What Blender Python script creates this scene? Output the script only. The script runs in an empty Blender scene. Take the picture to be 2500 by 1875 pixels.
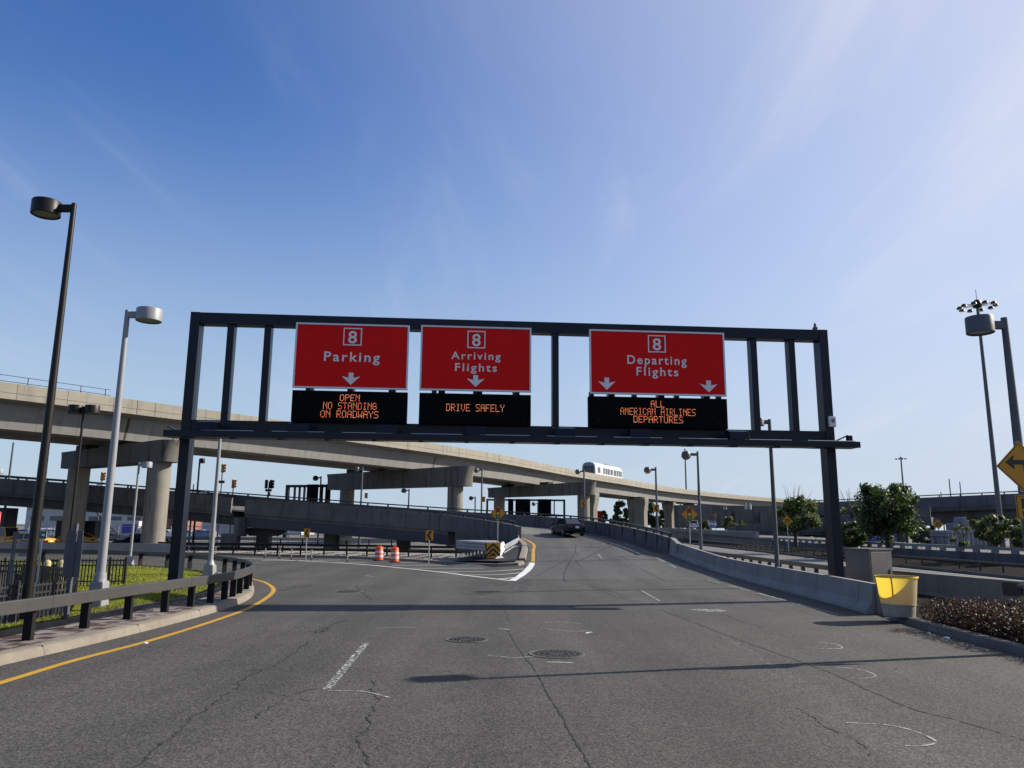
import bpy, math, random
from math import sin, cos, pi, radians, atan2, sqrt, hypot, exp
from mathutils import Matrix, Vector
random.seed(7)
SC = bpy.context.scene
COL = SC.collection

# ---------------------------------------------------------------- camera
HC = 2.3; PITCH = radians(10.56); ROLL = radians(0.47); FPX = 1877.0
cd = bpy.data.cameras.new('camera'); cam = bpy.data.objects.new('camera', cd); COL.objects.link(cam)
cd.sensor_width = 36.0; cd.lens = 36.0 * FPX / 2500.0; cd.clip_start = 0.1; cd.clip_end = 6000
cam.matrix_world = Matrix.Translation((0, 0, HC)) @ Matrix.Rotation(pi/2 + PITCH, 4, 'X') @ Matrix.Rotation(ROLL, 4, 'Z')
SC.camera = cam

# ---------------------------------------------------------------- sky, sun, exposure
SUN_AZ = atan2(10.6, 2.97); SUN_EL = radians(30.2)          # azimuth measured from +Y towards +X
SUNDIR = Vector((sin(SUN_AZ)*cos(SUN_EL), cos(SUN_AZ)*cos(SUN_EL), sin(SUN_EL)))
w = bpy.data.worlds.new("World"); SC.world = w; w.use_nodes = True
wn, wl = w.node_tree.nodes, w.node_tree.links
bg = wn['Background']; bg.inputs['Strength'].default_value = 0.075
sky = wn.new('ShaderNodeTexSky'); sky.sky_type = 'NISHITA'; sky.sun_disc = False
sky.sun_elevation = SUN_EL; sky.sun_rotation = SUN_AZ; sky.air_density = 1.25; sky.dust_density = 0.6; sky.ozone_density = 3.0
# thin cirrus veil: noise over the sky direction, projected on a high flat layer
tc = wn.new('ShaderNodeTexCoord')
sep = wn.new('ShaderNodeSeparateXYZ'); wl.new(tc.outputs['Generated'], sep.inputs[0])
zc = wn.new('ShaderNodeMath'); zc.operation = 'ADD'; wl.new(sep.outputs['Z'], zc.inputs[0]); zc.inputs[1].default_value = 0.12
zm = wn.new('ShaderNodeMath'); zm.operation = 'MAXIMUM'; wl.new(zc.outputs[0], zm.inputs[0]); zm.inputs[1].default_value = 0.05
dv = wn.new('ShaderNodeVectorMath'); dv.operation = 'DIVIDE'
cmb = wn.new('ShaderNodeCombineXYZ')
for k in range(3): wl.new(zm.outputs[0], cmb.inputs[k])
wl.new(tc.outputs['Generated'], dv.inputs[0]); wl.new(cmb.outputs[0], dv.inputs[1])
mp = wn.new('ShaderNodeMapping'); mp.inputs['Rotation'].default_value = (0, 0, radians(-24)); mp.inputs['Scale'].default_value = (1.9, 0.42, 0.0)
wl.new(dv.outputs[0], mp.inputs[0])
nz = wn.new('ShaderNodeTexNoise'); nz.inputs['Scale'].default_value = 1.5; nz.inputs['Detail'].default_value = 7; nz.inputs['Roughness'].default_value = 0.55; nz.inputs['Distortion'].default_value = 0.6
wl.new(mp.outputs[0], nz.inputs['Vector'])
cr = wn.new('ShaderNodeMapRange'); cr.interpolation_type = 'SMOOTHSTEP'; cr.inputs['From Min'].default_value = 0.47; cr.inputs['From Max'].default_value = 0.80; cr.inputs['To Max'].default_value = 0.20
wl.new(nz.outputs['Fac'], cr.inputs['Value'])
# the veil is brighter and denser toward the sun
dt = wn.new('ShaderNodeVectorMath'); dt.operation = 'DOT_PRODUCT'; wl.new(tc.outputs['Generated'], dt.inputs[0]); dt.inputs[1].default_value = SUNDIR
sm = wn.new('ShaderNodeMapRange'); sm.interpolation_type = 'SMOOTHSTEP'; sm.inputs['From Min'].default_value = 0.12; sm.inputs['From Max'].default_value = 0.98; sm.inputs['To Max'].default_value = 0.98; sm.interpolation_type = 'LINEAR'
wl.new(dt.outputs['Value'], sm.inputs['Value'])
pw = wn.new('ShaderNodeMath'); pw.operation = 'POWER'; wl.new(sm.outputs[0], pw.inputs[0]); pw.inputs[1].default_value = 1.7
ad = wn.new('ShaderNodeMath'); ad.operation = 'ADD'; ad.use_clamp = True; wl.new(cr.outputs[0], ad.inputs[0]); wl.new(pw.outputs[0], ad.inputs[1])
tint = wn.new('ShaderNodeMix'); tint.data_type = 'RGBA'; tint.blend_type = 'MULTIPLY'; tint.inputs['Factor'].default_value = 1.0; wl.new(sky.outputs[0], tint.inputs['A']); tint.inputs['B'].default_value = (0.50, 0.77, 1.22, 1)
# pale humid band low over the horizon
hz = wn.new('ShaderNodeMapRange'); hz.interpolation_type = 'SMOOTHSTEP'; hz.inputs['From Min'].default_value = 0.54; hz.inputs['From Max'].default_value = -0.05; hz.inputs['To Max'].default_value = 0.97; wl.new(sep.outputs['Z'], hz.inputs['Value'])
hzm = wn.new('ShaderNodeMix'); hzm.data_type = 'RGBA'; wl.new(hz.outputs[0], hzm.inputs['Factor']); wl.new(tint.outputs['Result'], hzm.inputs['A']); hzm.inputs['B'].default_value = (4.2, 5.15, 6.15, 1)
mx = wn.new('ShaderNodeMix'); mx.data_type = 'RGBA'; wl.new(ad.outputs[0], mx.inputs['Factor']); wl.new(hzm.outputs['Result'], mx.inputs['A']); mx.inputs['B'].default_value = (6.1, 6.35, 7.2, 1)
wl.new(mx.outputs['Result'], bg.inputs['Color'])
sl = bpy.data.lights.new('sun', 'SUN'); sl.energy = 5.0; sl.angle = radians(0.53); sl.color = (1.0, 0.92, 0.80)
so = bpy.data.objects.new('sun', sl); COL.objects.link(so); so.rotation_euler = (-SUNDIR).to_track_quat('-Z', 'Y').to_euler()
SC.view_settings.view_transform = 'Standard'; SC.view_settings.look = 'None'; SC.view_settings.gamma = 1.0
SC.view_settings.exposure = 0.715

# ---------------------------------------------------------------- reading distances: picture position -> point in the world
def ray(px, py):
    u = (px-1250)/FPX; v = (937.5-py)/FPX
    a = u*cos(ROLL)-v*sin(ROLL); b = u*sin(ROLL)+v*cos(ROLL)
    return Vector((a, cos(PITCH)-b*sin(PITCH), sin(PITCH)+b*cos(PITCH)))
def gp(px, py, z=0.0):
    r = ray(px, py); return r*((z-HC)/r.z) + Vector((0, 0, HC))
def at(px, py, Y):
    r = ray(px, py); return r*(Y/r.y) + Vector((0, 0, HC))
def zramp(Y):
    if Y < 36: return 0.0
    if Y < 44: return 0.057*(Y-36)**2/16.0
    return 0.057*(Y-40)
def gr(px, py, dz=0.0):
    z = 0.0
    for _ in range(40):
        p = gp(px, py, z+dz); z = 0.5*z + 0.5*zramp(p.y)
    return gp(px, py, z+dz)

# ---------------------------------------------------------------- mesh helpers
XF = {}
def tag(o, label=None, cat=None, group=None, kind=None):
    if label: o['label'] = label
    if cat: o['category'] = cat
    if group: o['group'] = group
    if kind: o['kind'] = kind
    return o
def thing(name, loc, label, cat, group=None, rz=0.0):
    o = bpy.data.objects.new(name, None); COL.objects.link(o); o.empty_display_size = 0.3
    o.location = loc; o.rotation_euler = (0, 0, rz)
    XF[o.name] = Matrix.Translation(loc) @ Matrix.Rotation(rz, 4, 'Z')
    return tag(o, label, cat, group)
def dup(root, loc, rz=None, label=None):
    def cp(o, par):
        c = o.copy(); COL.objects.link(c); c.parent = par
        for ch in o.children: cp(ch, c)
        return c
    r = cp(root, None); r.location = loc
    if rz is not None: r.rotation_euler = (0, 0, rz)
    if label: r['label'] = label
    return r
class MB:
    def __init__(s): s.v = []; s.f = []; s.m = []
    def add(s, vs, fs, mi=0):
        n = len(s.v); s.v += [tuple(v) for v in vs]; s.f += [tuple(i+n for i in f) for f in fs]; s.m += [mi]*len(fs); return s
    def hexa(s, p, mi=0):      # bottom 4 ccw, top 4 ccw
        return s.add(p, [(3,2,1,0),(4,5,6,7),(0,1,5,4),(1,2,6,5),(2,3,7,6),(3,0,4,7)], mi)
    def box(s, c, d, rz=0.0, mi=0, M=None):
        x, y, z = d[0]/2, d[1]/2, d[2]/2
        pts = [Vector(q) for q in ((-x,-y,-z),(x,-y,-z),(x,y,-z),(-x,y,-z),(-x,-y,z),(x,-y,z),(x,y,z),(-x,y,z))]
        R = Matrix.Rotation(rz, 3, 'Z') if M is None else M
        return s.hexa([R @ q + Vector(c) for q in pts], mi)
    def tube(s, pts, r, n=10, mi=0, cap=True):
        pts = [Vector(p) for p in pts]; k = len(pts)
        rs = r if isinstance(r, (list, tuple)) else [r]*k
        vs = []; fs = []
        up0 = None
        for i, p in enumerate(pts):
            t = (pts[min(i+1, k-1)]-pts[max(i-1, 0)]).normalized()
            if up0 is None: up0 = Vector((0,0,1)) if abs(t.z) < 0.9 else Vector((1,0,0))
            a = t.cross(up0).normalized(); b = a.cross(t).normalized(); up0 = b
            for j in range(n):
                q = 2*pi*j/n; vs.append(p + (a*cos(q)+b*sin(q))*rs[i])
        for i in range(k-1):
            for j in range(n):
                fs.append((i*n+j, i*n+(j+1)%n, (i+1)*n+(j+1)%n, (i+1)*n+j))
        if cap: fs.append(tuple(range(n-1, -1, -1))); fs.append(tuple((k-1)*n+j for j in range(n)))
        return s.add(vs, fs, mi)
    def lathe(s, prof, c=(0,0,0), n=24, mi=0, cap=True):
        vs = []; fs = []; k = len(prof)
        for r, z in prof:
            for j in range(n): vs.append((c[0]+r*cos(2*pi*j/n), c[1]+r*sin(2*pi*j/n), c[2]+z))
        for i in range(k-1):
            for j in range(n): fs.append((i*n+j, i*n+(j+1)%n, (i+1)*n+(j+1)%n, (i+1)*n+j))
        if cap: fs.append(tuple(range(n-1, -1, -1))); fs.append(tuple((k-1)*n+j for j in range(n)))
        return s.add(vs, fs, mi)
    def prism(s, poly, y0, y1, mi=0, T=None):      # poly in x,z; extruded along y
        n = len(poly)
        vs = [Vector((x, y0, z)) for x, z in poly] + [Vector((x, y1, z)) for x, z in poly]
        if T is not None: vs = [T @ v for v in vs]
        fs = [tuple(range(n)), tuple(range(2*n-1, n-1, -1))] + [((i+1)%n, i, n+i, n+(i+1)%n) for i in range(n)]
        return s.add(vs, fs, mi)
    def sweep(s, prof, path, mi=0, closed=True, caps=True):   # prof: (u to the left of travel, z above path)
        path = [Vector(p) for p in path]; k = len(path); n = len(prof); vs = []; fs = []
        for i, p in enumerate(path):
            t = path[min(i+1, k-1)]-path[max(i-1, 0)]; t.z = 0; t.normalize()
            nn = Vector((-t.y, t.x, 0))
            for u, z in prof: vs.append(p + nn*u + Vector((0,0,z)))
        m = n if closed else n-1
        for i in range(k-1):
            for j in range(m): fs.append((i*n+j, i*n+(j+1)%n, (i+1)*n+(j+1)%n, (i+1)*n+j))
        if caps and closed: fs.append(tuple(range(n-1, -1, -1))); fs.append(tuple((k-1)*n+j for j in range(n)))
        return s.add(vs, fs, mi)
    def strip(s, a, b, mi=0):
        n = len(a); return s.add(list(a)+list(b), [(i, i+1, n+i+1, n+i) for i in range(n-1)], mi)
    def ribbon(s, path, wd, mi=0, jit=0.0):
        path = [Vector(p) for p in path]; L = []; R = []
        for i, p in enumerate(path):
            t = path[min(i+1, len(path)-1)]-path[max(i-1, 0)]; nn = Vector((-t.y, t.x, 0)).normalized()
            ww = wd[i] if isinstance(wd, (list, tuple)) else wd
            if jit: ww *= random.uniform(1-jit, 1+jit)
            L.append(p+nn*ww/2); R.append(p-nn*ww/2)
        return s.strip(L, R, mi)
    def build(s, name, mat, parent=None, world=True, smooth=None, bev=0.0, bseg=2, recalc=True):
        vs = s.v
        if parent is not None and world:
            inv = XF[parent.name].inverted(); vs = [inv @ Vector(v) for v in vs]
        me = bpy.data.meshes.new(name); me.from_pydata([tuple(v) for v in vs], [], s.f)
        mats = mat if isinstance(mat, (list, tuple)) else [mat]
        for m_ in mats: me.materials.append(m_)
        if len(mats) > 1: me.polygons.foreach_set('material_index', s.m)
        me.update()
        if recalc:
            import bmesh
            bm = bmesh.new(); bm.from_mesh(me); bmesh.ops.recalc_face_normals(bm, faces=bm.faces); bm.to_mesh(me); bm.free()
        if smooth is not None:
            me.shade_smooth(); me.set_sharp_from_angle(angle=radians(smooth))
        o = bpy.data.objects.new(name, me); COL.objects.link(o)
        if parent is not None:
            o.parent = parent; XF[o.name] = XF[parent.name]
        else: XF[o.name] = Matrix.Identity(4)
        if bev:
            b = o.modifiers.new('bevel', 'BEVEL'); b.width = bev; b.segments = bseg; b.limit_method = 'ANGLE'; b.angle_limit = radians(40)
        return o
def spline(pts, step=1.0):
    P = [Vector(p) for p in pts]; out = []
    for i in range(len(P)-1):
        p0 = P[max(i-1,0)]; p1 = P[i]; p2 = P[i+1]; p3 = P[min(i+2, len(P)-1)]
        n = max(1, int((p2-p1).length/step))
        for k in range(n):
            t = k/n
            out.append(0.5*((2*p1)+(p2-p0)*t+(2*p0-5*p1+4*p2-p3)*t*t+(3*p1-p0-3*p2+p3)*t**3))
    out.append(P[-1]); return out
def along(path, dist, off=0.0, start=0.0):     # points spaced along a path: (point, tangent)
    out = []; acc = -start; nxt = 0.0
    for a, b in zip(path[:-1], path[1:]):
        l = (b-a).length
        while acc + l >= nxt and l > 0:
            t = (nxt-acc)/l
            if t >= 0:
                tt = (b-a).normalized(); nn = Vector((-tt.y, tt.x, 0)).normalized()
                out.append((a.lerp(b, t)+nn*off, tt))
            nxt += dist
        acc += l
    return out
def offs(path, d):
    out = []
    for i, p in enumerate(path):
        t = path[min(i+1, len(path)-1)]-path[max(i-1, 0)]; t.z = 0; t.normalize(); out.append(p+Vector((-t.y, t.x, 0))*d)
    return out

# ---------------------------------------------------------------- materials
def _n(nt, kind, **kw):
    n = nt.nodes.new(kind)
    for k, v in kw.items():
        if k in n.inputs: n.inputs[k].default_value = v
        else: setattr(n, k, v)
    return n
def pbr(name, col, rough=0.6, metal=0.0, var=0.12, scale=3.0, bump=0.0, bscale=30.0, streak=0.0, dirt=0.0, emit=None, coat=0.0, spec=None, grain=0.0, gscale=120.0):
    col = tuple(c*0.80 for c in col)
    m = bpy.data.materials.new(name); m.use_nodes = True; nt = m.node_tree; L = nt.links; p = nt.nodes['Principled BSDF']
    p.inputs['Roughness'].default_value = rough; p.inputs['Metallic'].default_value = metal
    if coat: p.inputs['Coat Weight'].default_value = coat; p.inputs['Coat Roughness'].default_value = 0.05
    if spec is not None: p.inputs['Specular IOR Level'].default_value = spec
    if emit: p.inputs['Emission Color'].default_value = (*emit[:3], 1); p.inputs['Emission Strength'].default_value = emit[3]*0.75
    geo = _n(nt, 'ShaderNodeNewGeometry'); cur = None
    def mult(fac_sock, lo, hi, prev, fmin=0.3, fmax=0.7):
        mr = _n(nt, 'ShaderNodeMapRange'); mr.inputs['From Min'].default_value = fmin; mr.inputs['From Max'].default_value = fmax
        mr.inputs['To Min'].default_value = lo; mr.inputs['To Max'].default_value = hi; L.new(fac_sock, mr.inputs['Value'])
        if prev is None: return mr.outputs[0]
        q = _n(nt, 'ShaderNodeMath', operation='MULTIPLY'); L.new(prev, q.inputs[0]); L.new(mr.outputs[0], q.inputs[1]); return q.outputs[0]
    if var:
        n1 = _n(nt, 'ShaderNodeTexNoise', Scale=scale, Detail=6.0, Roughness=0.6); L.new(geo.outputs['Position'], n1.inputs['Vector'])
        cur = mult(n1.outputs['Fac'], 1-var, 1+var, cur)
        n1b = _n(nt, 'ShaderNodeTexNoise', Scale=scale*0.17, Detail=3.0); L.new(geo.outputs['Position'], n1b.inputs['Vector'])
        cur = mult(n1b.outputs['Fac'], 1-var*0.8, 1+var*0.8, cur)
    if streak:
        mpp = _n(nt, 'ShaderNodeMapping'); mpp.inputs['Scale'].default_value = (1.5, 1.5, 0.10); L.new(geo.outputs['Position'], mpp.inputs[0])
        n2 = _n(nt, 'ShaderNodeTexNoise', Scale=1.0, Detail=5.0, Roughness=0.65); L.new(mpp.outputs[0], n2.inputs['Vector'])
        cur = mult(n2.outputs['Fac'], 1-streak*1.5, 1.03, cur, 0.33, 0.47)
    if grain:
        n3 = _n(nt, 'ShaderNodeTexVoronoi', Scale=gscale); L.new(geo.outputs['Position'], n3.inputs['Vector'])
        sx = _n(nt, 'ShaderNodeSeparateColor'); L.new(n3.outputs['Color'], sx.inputs[0])
        cur = mult(sx.outputs[0], 1-grain, 1+grain, cur, 0.0, 1.0)
    if cur is None: p.inputs['Base Color'].default_value = (*col, 1)
    else:
        vm = _n(nt, 'ShaderNodeVectorMath', operation='SCALE'); vm.inputs[0].default_value = col; L.new(cur, vm.inputs['Scale'])
        L.new(vm.outputs[0], p.inputs['Base Color'])
    if bump:
        nb = _n(nt, 'ShaderNodeTexNoise', Scale=bscale, Detail=4.0); L.new(geo.outputs['Position'], nb.inputs['Vector'])
        bp = _n(nt, 'ShaderNodeBump', Strength=bump, Distance=0.02); L.new(nb.outputs['Fac'], bp.inputs['Height']); L.new(bp.outputs[0], p.inputs['Normal'])
    return m
def asphalt_mat(name, col, wear=0.15):
    col = tuple(c*0.80 for c in col)
    m = bpy.data.materials.new(name); m.use_nodes = True; nt = m.node_tree; L = nt.links; p = nt.nodes['Principled BSDF']
    p.inputs['Roughness'].default_value = 0.82; p.inputs['Specular IOR Level'].default_value = 0.22
    geo = _n(nt, 'ShaderNodeNewGeometry')
    def noise(sc, det=4.0, mapscale=None, rough=0.6):
        n = _n(nt, 'ShaderNodeTexNoise', Scale=sc, Detail=det, Roughness=rough)
        if mapscale:
            q = _n(nt, 'ShaderNodeMapping'); q.inputs['Scale'].default_value = mapscale; L.new(geo.outputs['Position'], q.inputs[0]); L.new(q.outputs[0], n.inputs['Vector'])
        else: L.new(geo.outputs['Position'], n.inputs['Vector'])
        return n.outputs['Fac']
    def mr(s, a, b, lo, hi):
        q = _n(nt, 'ShaderNodeMapRange'); q.inputs['From Min'].default_value = a; q.inputs['From Max'].default_value = b; q.inputs['To Min'].default_value = lo; q.inputs['To Max'].default_value = hi
        L.new(s, q.inputs['Value']); return q.outputs[0]
    def mul(a, b):
        q = _n(nt, 'ShaderNodeMath', operation='MULTIPLY'); L.new(a, q.inputs[0]); L.new(b, q.inputs[1]); return q.outputs[0]
    v = _n(nt, 'ShaderNodeTexVoronoi', Scale=44.0); L.new(geo.outputs['Position'], v.inputs['Vector'])
    sc_ = _n(nt, 'ShaderNodeSeparateColor'); L.new(v.outputs['Color'], sc_.inputs[0])
    g = mr(sc_.outputs[0], 0.0, 1.0, 0.52, 1.48)
    v2 = _n(nt, 'ShaderNodeTexVoronoi', Scale=24.0); L.new(geo.outputs['Position'], v2.inputs['Vector'])
    sc2 = _n(nt, 'ShaderNodeSeparateColor'); L.new(v2.outputs['Color'], sc2.inputs[0])
    g = mul(g, mr(sc2.outputs[1], 0.0, 1.0, 0.86, 1.14))
    cur = mul(g, mr(noise(0.35, 5.0), 0.3, 0.7, 1-wear, 1+wear))
    cur = mul(cur, mr(noise(1.0, 4.0, (0.8, 0.045, 1)), 0.35, 0.65, 0.84, 1.10))        # lengthwise tyre wear
    cur = mul(cur, mr(noise(2.2, 6.0, None, 0.75), 0.55, 0.72, 1.0, 0.86))               # oily blotches
    # darker oil band down the middle of each lane
    sxyz = _n(nt, 'ShaderNodeSeparateXYZ'); L.new(geo.outputs['Position'], sxyz.inputs[0])
    ph = _n(nt, 'ShaderNodeMath', operation='MULTIPLY_ADD'); L.new(sxyz.outputs['X'], ph.inputs[0]); ph.inputs[1].default_value = 2*pi/3.45; ph.inputs[2].default_value = 1.3
    cs = _n(nt, 'ShaderNodeMath', operation='COSINE'); L.new(ph.outputs[0], cs.inputs[0])
    cur = mul(cur, mr(cs.outputs[0], -1.0, 1.0, 1.05, 0.93))
    # fine cell cracks, only in worn patches
    vc = _n(nt, 'ShaderNodeTexVoronoi', Scale=1.3, feature='DISTANCE_TO_EDGE')
    dist = _n(nt, 'ShaderNodeTexNoise', Scale=4.0, Detail=4.0); L.new(geo.outputs['Position'], dist.inputs['Vector'])
    mixv = _n(nt, 'ShaderNodeMix', data_type='VECTOR'); mixv.inputs['Factor'].default_value = 0.18; L.new(geo.outputs['Position'], mixv.inputs['A']); L.new(dist.outputs['Color'], mixv.inputs['B']); L.new(mixv.outputs['Result'], vc.inputs['Vector'])
    ck = mr(vc.outputs['Distance'], 0.0, 0.012, 1.0, 0.0)
    ck = mul(ck, mr(noise(0.16, 3.0), 0.54, 0.64, 0.0, 0.55))
    inv = _n(nt, 'ShaderNodeMath', operation='SUBTRACT'); inv.inputs[0].default_value = 1.0; L.new(ck, inv.inputs[1])
    cur = mul(cur, inv.outputs[0])
    vm = _n(nt, 'ShaderNodeVectorMath', operation='SCALE'); vm.inputs[0].default_value = col; L.new(cur, vm.inputs['Scale']); L.new(vm.outputs[0], p.inputs['Base Color'])
    bp = _n(nt, 'ShaderNodeBump', Strength=0.35, Distance=0.012); L.new(v.outputs['Distance'], bp.inputs['Height']); L.new(bp.outputs[0], p.inputs['Normal'])
    return m
def worn_paint(name, col, keep=0.5, scale=14.0):     # paint with worn holes (transparent to the asphalt below)
    m = pbr(name, col, 0.7, var=0.12, scale=6.0); nt = m.node_tree; L = nt.links; p = nt.nodes['Principled BSDF']
    geo = _n(nt, 'ShaderNodeNewGeometry'); n = _n(nt, 'ShaderNodeTexNoise', Scale=scale, Detail=8.0, Roughness=0.75); L.new(geo.outputs['Position'], n.inputs['Vector'])
    q = _n(nt, 'ShaderNodeMapRange'); q.inputs['From Min'].default_value = 0.5-keep*0.25; q.inputs['From Max'].default_value = 0.5-keep*0.25+0.1
    L.new(n.outputs['Fac'], q.inputs['Value']); L.new(q.outputs[0], p.inputs['Alpha']); return m
M = {}
M['asphalt'] = asphalt_mat('asphalt', (0.082, 0.078, 0.0715))
M['asphalt_light'] = asphalt_mat('asphalt_light', (0.165, 0.16, 0.15), 0.08)
M['asphalt_mid'] = asphalt_mat('asphalt_mid', (0.098, 0.096, 0.092), 0.1)
M['asphalt_dark'] = asphalt_mat('asphalt_dark', (0.036, 0.036, 0.037), 0.1)
M['ground'] = pbr('dusty_ground', (0.13, 0.125, 0.11), 0.9, var=0.3, scale=0.4)
M['crack'] = pbr('crack_dark', (0.018, 0.018, 0.018), 0.9, var=0)
M['stain'] = worn_paint('asphalt_stain', (0.05, 0.05, 0.05), 0.0, 3.0)
M['white_line'] = worn_paint('white_line_paint', (0.72, 0.72, 0.70), 1.15)
M['white_worn'] = worn_paint('white_worn_paint', (0.62, 0.62, 0.60), 0.05)
M['white_faint'] = worn_paint('white_faint_paint', (0.42, 0.42, 0.41), 0.35, 9.0)
M['white_ghost'] = worn_paint('white_ghost_paint', (0.36, 0.36, 0.35), -0.15, 9.0)
M['yellow_line'] = worn_paint('yellow_line_paint', (0.52, 0.285, 0.012), 1.2)
M['kerb'] = pbr('kerb_concrete', (0.205, 0.178, 0.142), 0.85, var=0.14, scale=5.0, bump=0.3, bscale=60)
M['kerb_dark'] = pbr('kerb_old_concrete', (0.115, 0.11, 0.10), 0.9, var=0.25, scale=4.0, bump=0.3)
M['concrete'] = pbr('viaduct_concrete', (0.295, 0.27, 0.22), 0.85, var=0.09, scale=0.9, streak=0.16)
M['concrete_web'] = pbr('girder_concrete', (0.255, 0.248, 0.235), 0.85, var=0.08, scale=0.8, streak=0.12)
M['concrete_pier'] = pbr('pier_concrete', (0.225, 0.207, 0.172), 0.85, var=0.14, scale=0.7, streak=0.38)
M['concrete_old'] = pbr('ramp_concrete', (0.112, 0.111, 0.112), 0.88, var=0.2, scale=0.8, streak=0.3)
M['concrete_bar'] = pbr('barrier_concrete', (0.265, 0.255, 0.24), 0.85, var=0.16, scale=1.3, streak=0.0, bump=0.2)
M['concrete_tan'] = pbr('median_wall_concrete', (0.215, 0.185, 0.15), 0.88, var=0.15, scale=2.0, streak=0.15)
M['joint'] = pbr('joint_gap_dark', (0.03, 0.028, 0.026), 0.9, var=0)  # plain dark colour for joints, bearings and door frames
M['rust'] = pbr('rust_stain', (0.10, 0.045, 0.022), 0.9, var=0.3, scale=3)
M['steel_navy'] = pbr('navy_painted_steel', (0.012, 0.016, 0.027), 0.32, var=0.12, scale=2.0, spec=0.18)
M['steel_girder'] = pbr('girder_steel_paint', (0.070, 0.074, 0.102), 0.55, var=0.12, scale=0.7, streak=0.12)
M['rail_dark'] = pbr('rail_dark_paint', (0.020, 0.020, 0.022), 0.5, var=0.12, scale=3)
M['rail_grey'] = pbr('guardrail_grey_paint', (0.045, 0.044, 0.044), 0.5, var=0.1, scale=4)
M['rail_black'] = pbr('rail_black_paint', (0.009, 0.009, 0.010), 0.6, var=0.1, spec=0.2)
M['galv'] = pbr('galvanised_steel', (0.40, 0.42, 0.44), 0.42, 0.4, var=0.12, scale=4)
M['lamp_grey'] = pbr('lamp_grey_paint', (0.27, 0.28, 0.30), 0.45, var=0.06, scale=5)
M['lamp_mid'] = pbr('lamp_mid_grey_paint', (0.085, 0.095, 0.112), 0.5, var=0.06, scale=5)
M['lamp_dark'] = pbr('lamp_dark_paint', (0.010, 0.0075, 0.007), 0.45, var=0.08, spec=0.25)
M['lens'] = pbr('lamp_lens', (0.20, 0.19, 0.165), 0.3, var=0)
M['sign_red'] = pbr('sign_red_sheeting', (0.78, 0.010, 0.010), 0.6, var=0.05, scale=1.2, spec=0.1)
M['sign_white'] = pbr('sign_white_sheeting', (0.80, 0.80, 0.80), 0.5, var=0.03)
M['sign_alu'] = pbr('sign_aluminium_edge', (0.70, 0.71, 0.74), 0.4, 0.2, var=0.04)
M['led_black'] = pbr('display_black', (0.002, 0.002, 0.003), 0.7, var=0, spec=0.08)
M['led'] = [pbr('led_%s' % n, (0.1, 0.03, 0.0), 0.5, var=0, emit=e) for n, e in (('orange', (1.0, 0.32, 0.12, 1.3)), ('red', (1.0, 0.16, 0.07, 1.2)), ('amber', (0.95, 0.50, 0.25, 1.1)))]
M['sign_yellow'] = pbr('sign_yellow_sheeting', (0.66, 0.28, 0.003), 0.55, var=0.05, scale=3)
M['sign_black'] = pbr('sign_black', (0.012, 0.012, 0.012), 0.5, var=0)
M['sign_green'] = pbr('sign_green', (0.01, 0.10, 0.05), 0.5, var=0)
M['sig_red'] = pbr('signal_red_disc', (0.28, 0.02, 0.015), 0.5, var=0)
M['sig_amber'] = pbr('signal_amber_disc', (0.85, 0.42, 0.06), 0.5, var=0)
M['sig_green'] = pbr('signal_green_disc', (0.02, 0.30, 0.17), 0.5, var=0)
M['sig_yellow'] = pbr('signal_housing_yellow', (0.55, 0.25, 0.02), 0.5, var=0.08)
M['orange'] = pbr('drum_orange', (0.80, 0.10, 0.015), 0.5, var=0.08, scale=6)
M['drum_white'] = pbr('drum_white_band', (0.75, 0.73, 0.70), 0.45, var=0.12, scale=10)
M['rubber'] = pbr('black_rubber', (0.018, 0.018, 0.018), 0.8, var=0.1)
M['navy_paint'] = pbr('car_dark_blue_paint', (0.003, 0.005, 0.013), 0.30, var=0, spec=0.12)
M['white_paint'] = pbr('car_white_paint', (0.72, 0.73, 0.75), 0.25, var=0, coat=1.0)
M['blue_paint'] = pbr('car_blue_paint', (0.10, 0.14, 0.34), 0.25, var=0, coat=1.0)
M['taxi_paint'] = pbr('taxi_yellow_paint', (0.80, 0.36, 0.01), 0.3, var=0, coat=0.6)
M['silver_paint'] = pbr('car_silver_paint', (0.42, 0.43, 0.45), 0.25, 0.3, var=0, coat=1.0)
M['red_paint'] = pbr('car_red_paint', (0.35, 0.02, 0.02), 0.25, var=0, coat=1.0)
M['glass'] = pbr('car_glass', (0.02, 0.025, 0.03), 0.06, var=0, spec=0.8)
M['tail'] = pbr('tail_lamp', (0.10, 0.006, 0.006), 0.2, var=0)
M['chrome'] = pbr('chrome', (0.7, 0.7, 0.72), 0.15, 0.9, var=0)
M['rim'] = pbr('wheel_rim', (0.16, 0.16, 0.17), 0.35, 0.6, var=0)
M['train_white'] = pbr('train_white_paint', (0.78, 0.79, 0.80), 0.35, var=0.03, scale=1, coat=0.4)
M['train_grey'] = pbr('train_front_grey', (0.22, 0.25, 0.32), 0.35, var=0.03)
M['train_glass'] = pbr('train_glass', (0.10, 0.11, 0.13), 0.12, var=0)
M['train_glass_dark'] = pbr('train_windshield', (0.012, 0.016, 0.035), 0.1, var=0)
M['gravel'] = pbr('gravel_stone', (0.27, 0.25, 0.225), 0.9, var=0.3, scale=3, grain=0.55, gscale=9)
M['soil'] = pbr('planter_soil', (0.020, 0.018, 0.016), 0.95, var=0.3, scale=6, bump=0.6, spec=0.03)
M['barrel_rim'] = pbr('barrel_rim_yellow', (0.85, 0.62, 0.02), 0.45, var=0.05)
M['cap'] = pbr('stained_cap_concrete', (0.125, 0.117, 0.10), 0.88, var=0.14, scale=0.8, streak=0.42)
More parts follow.
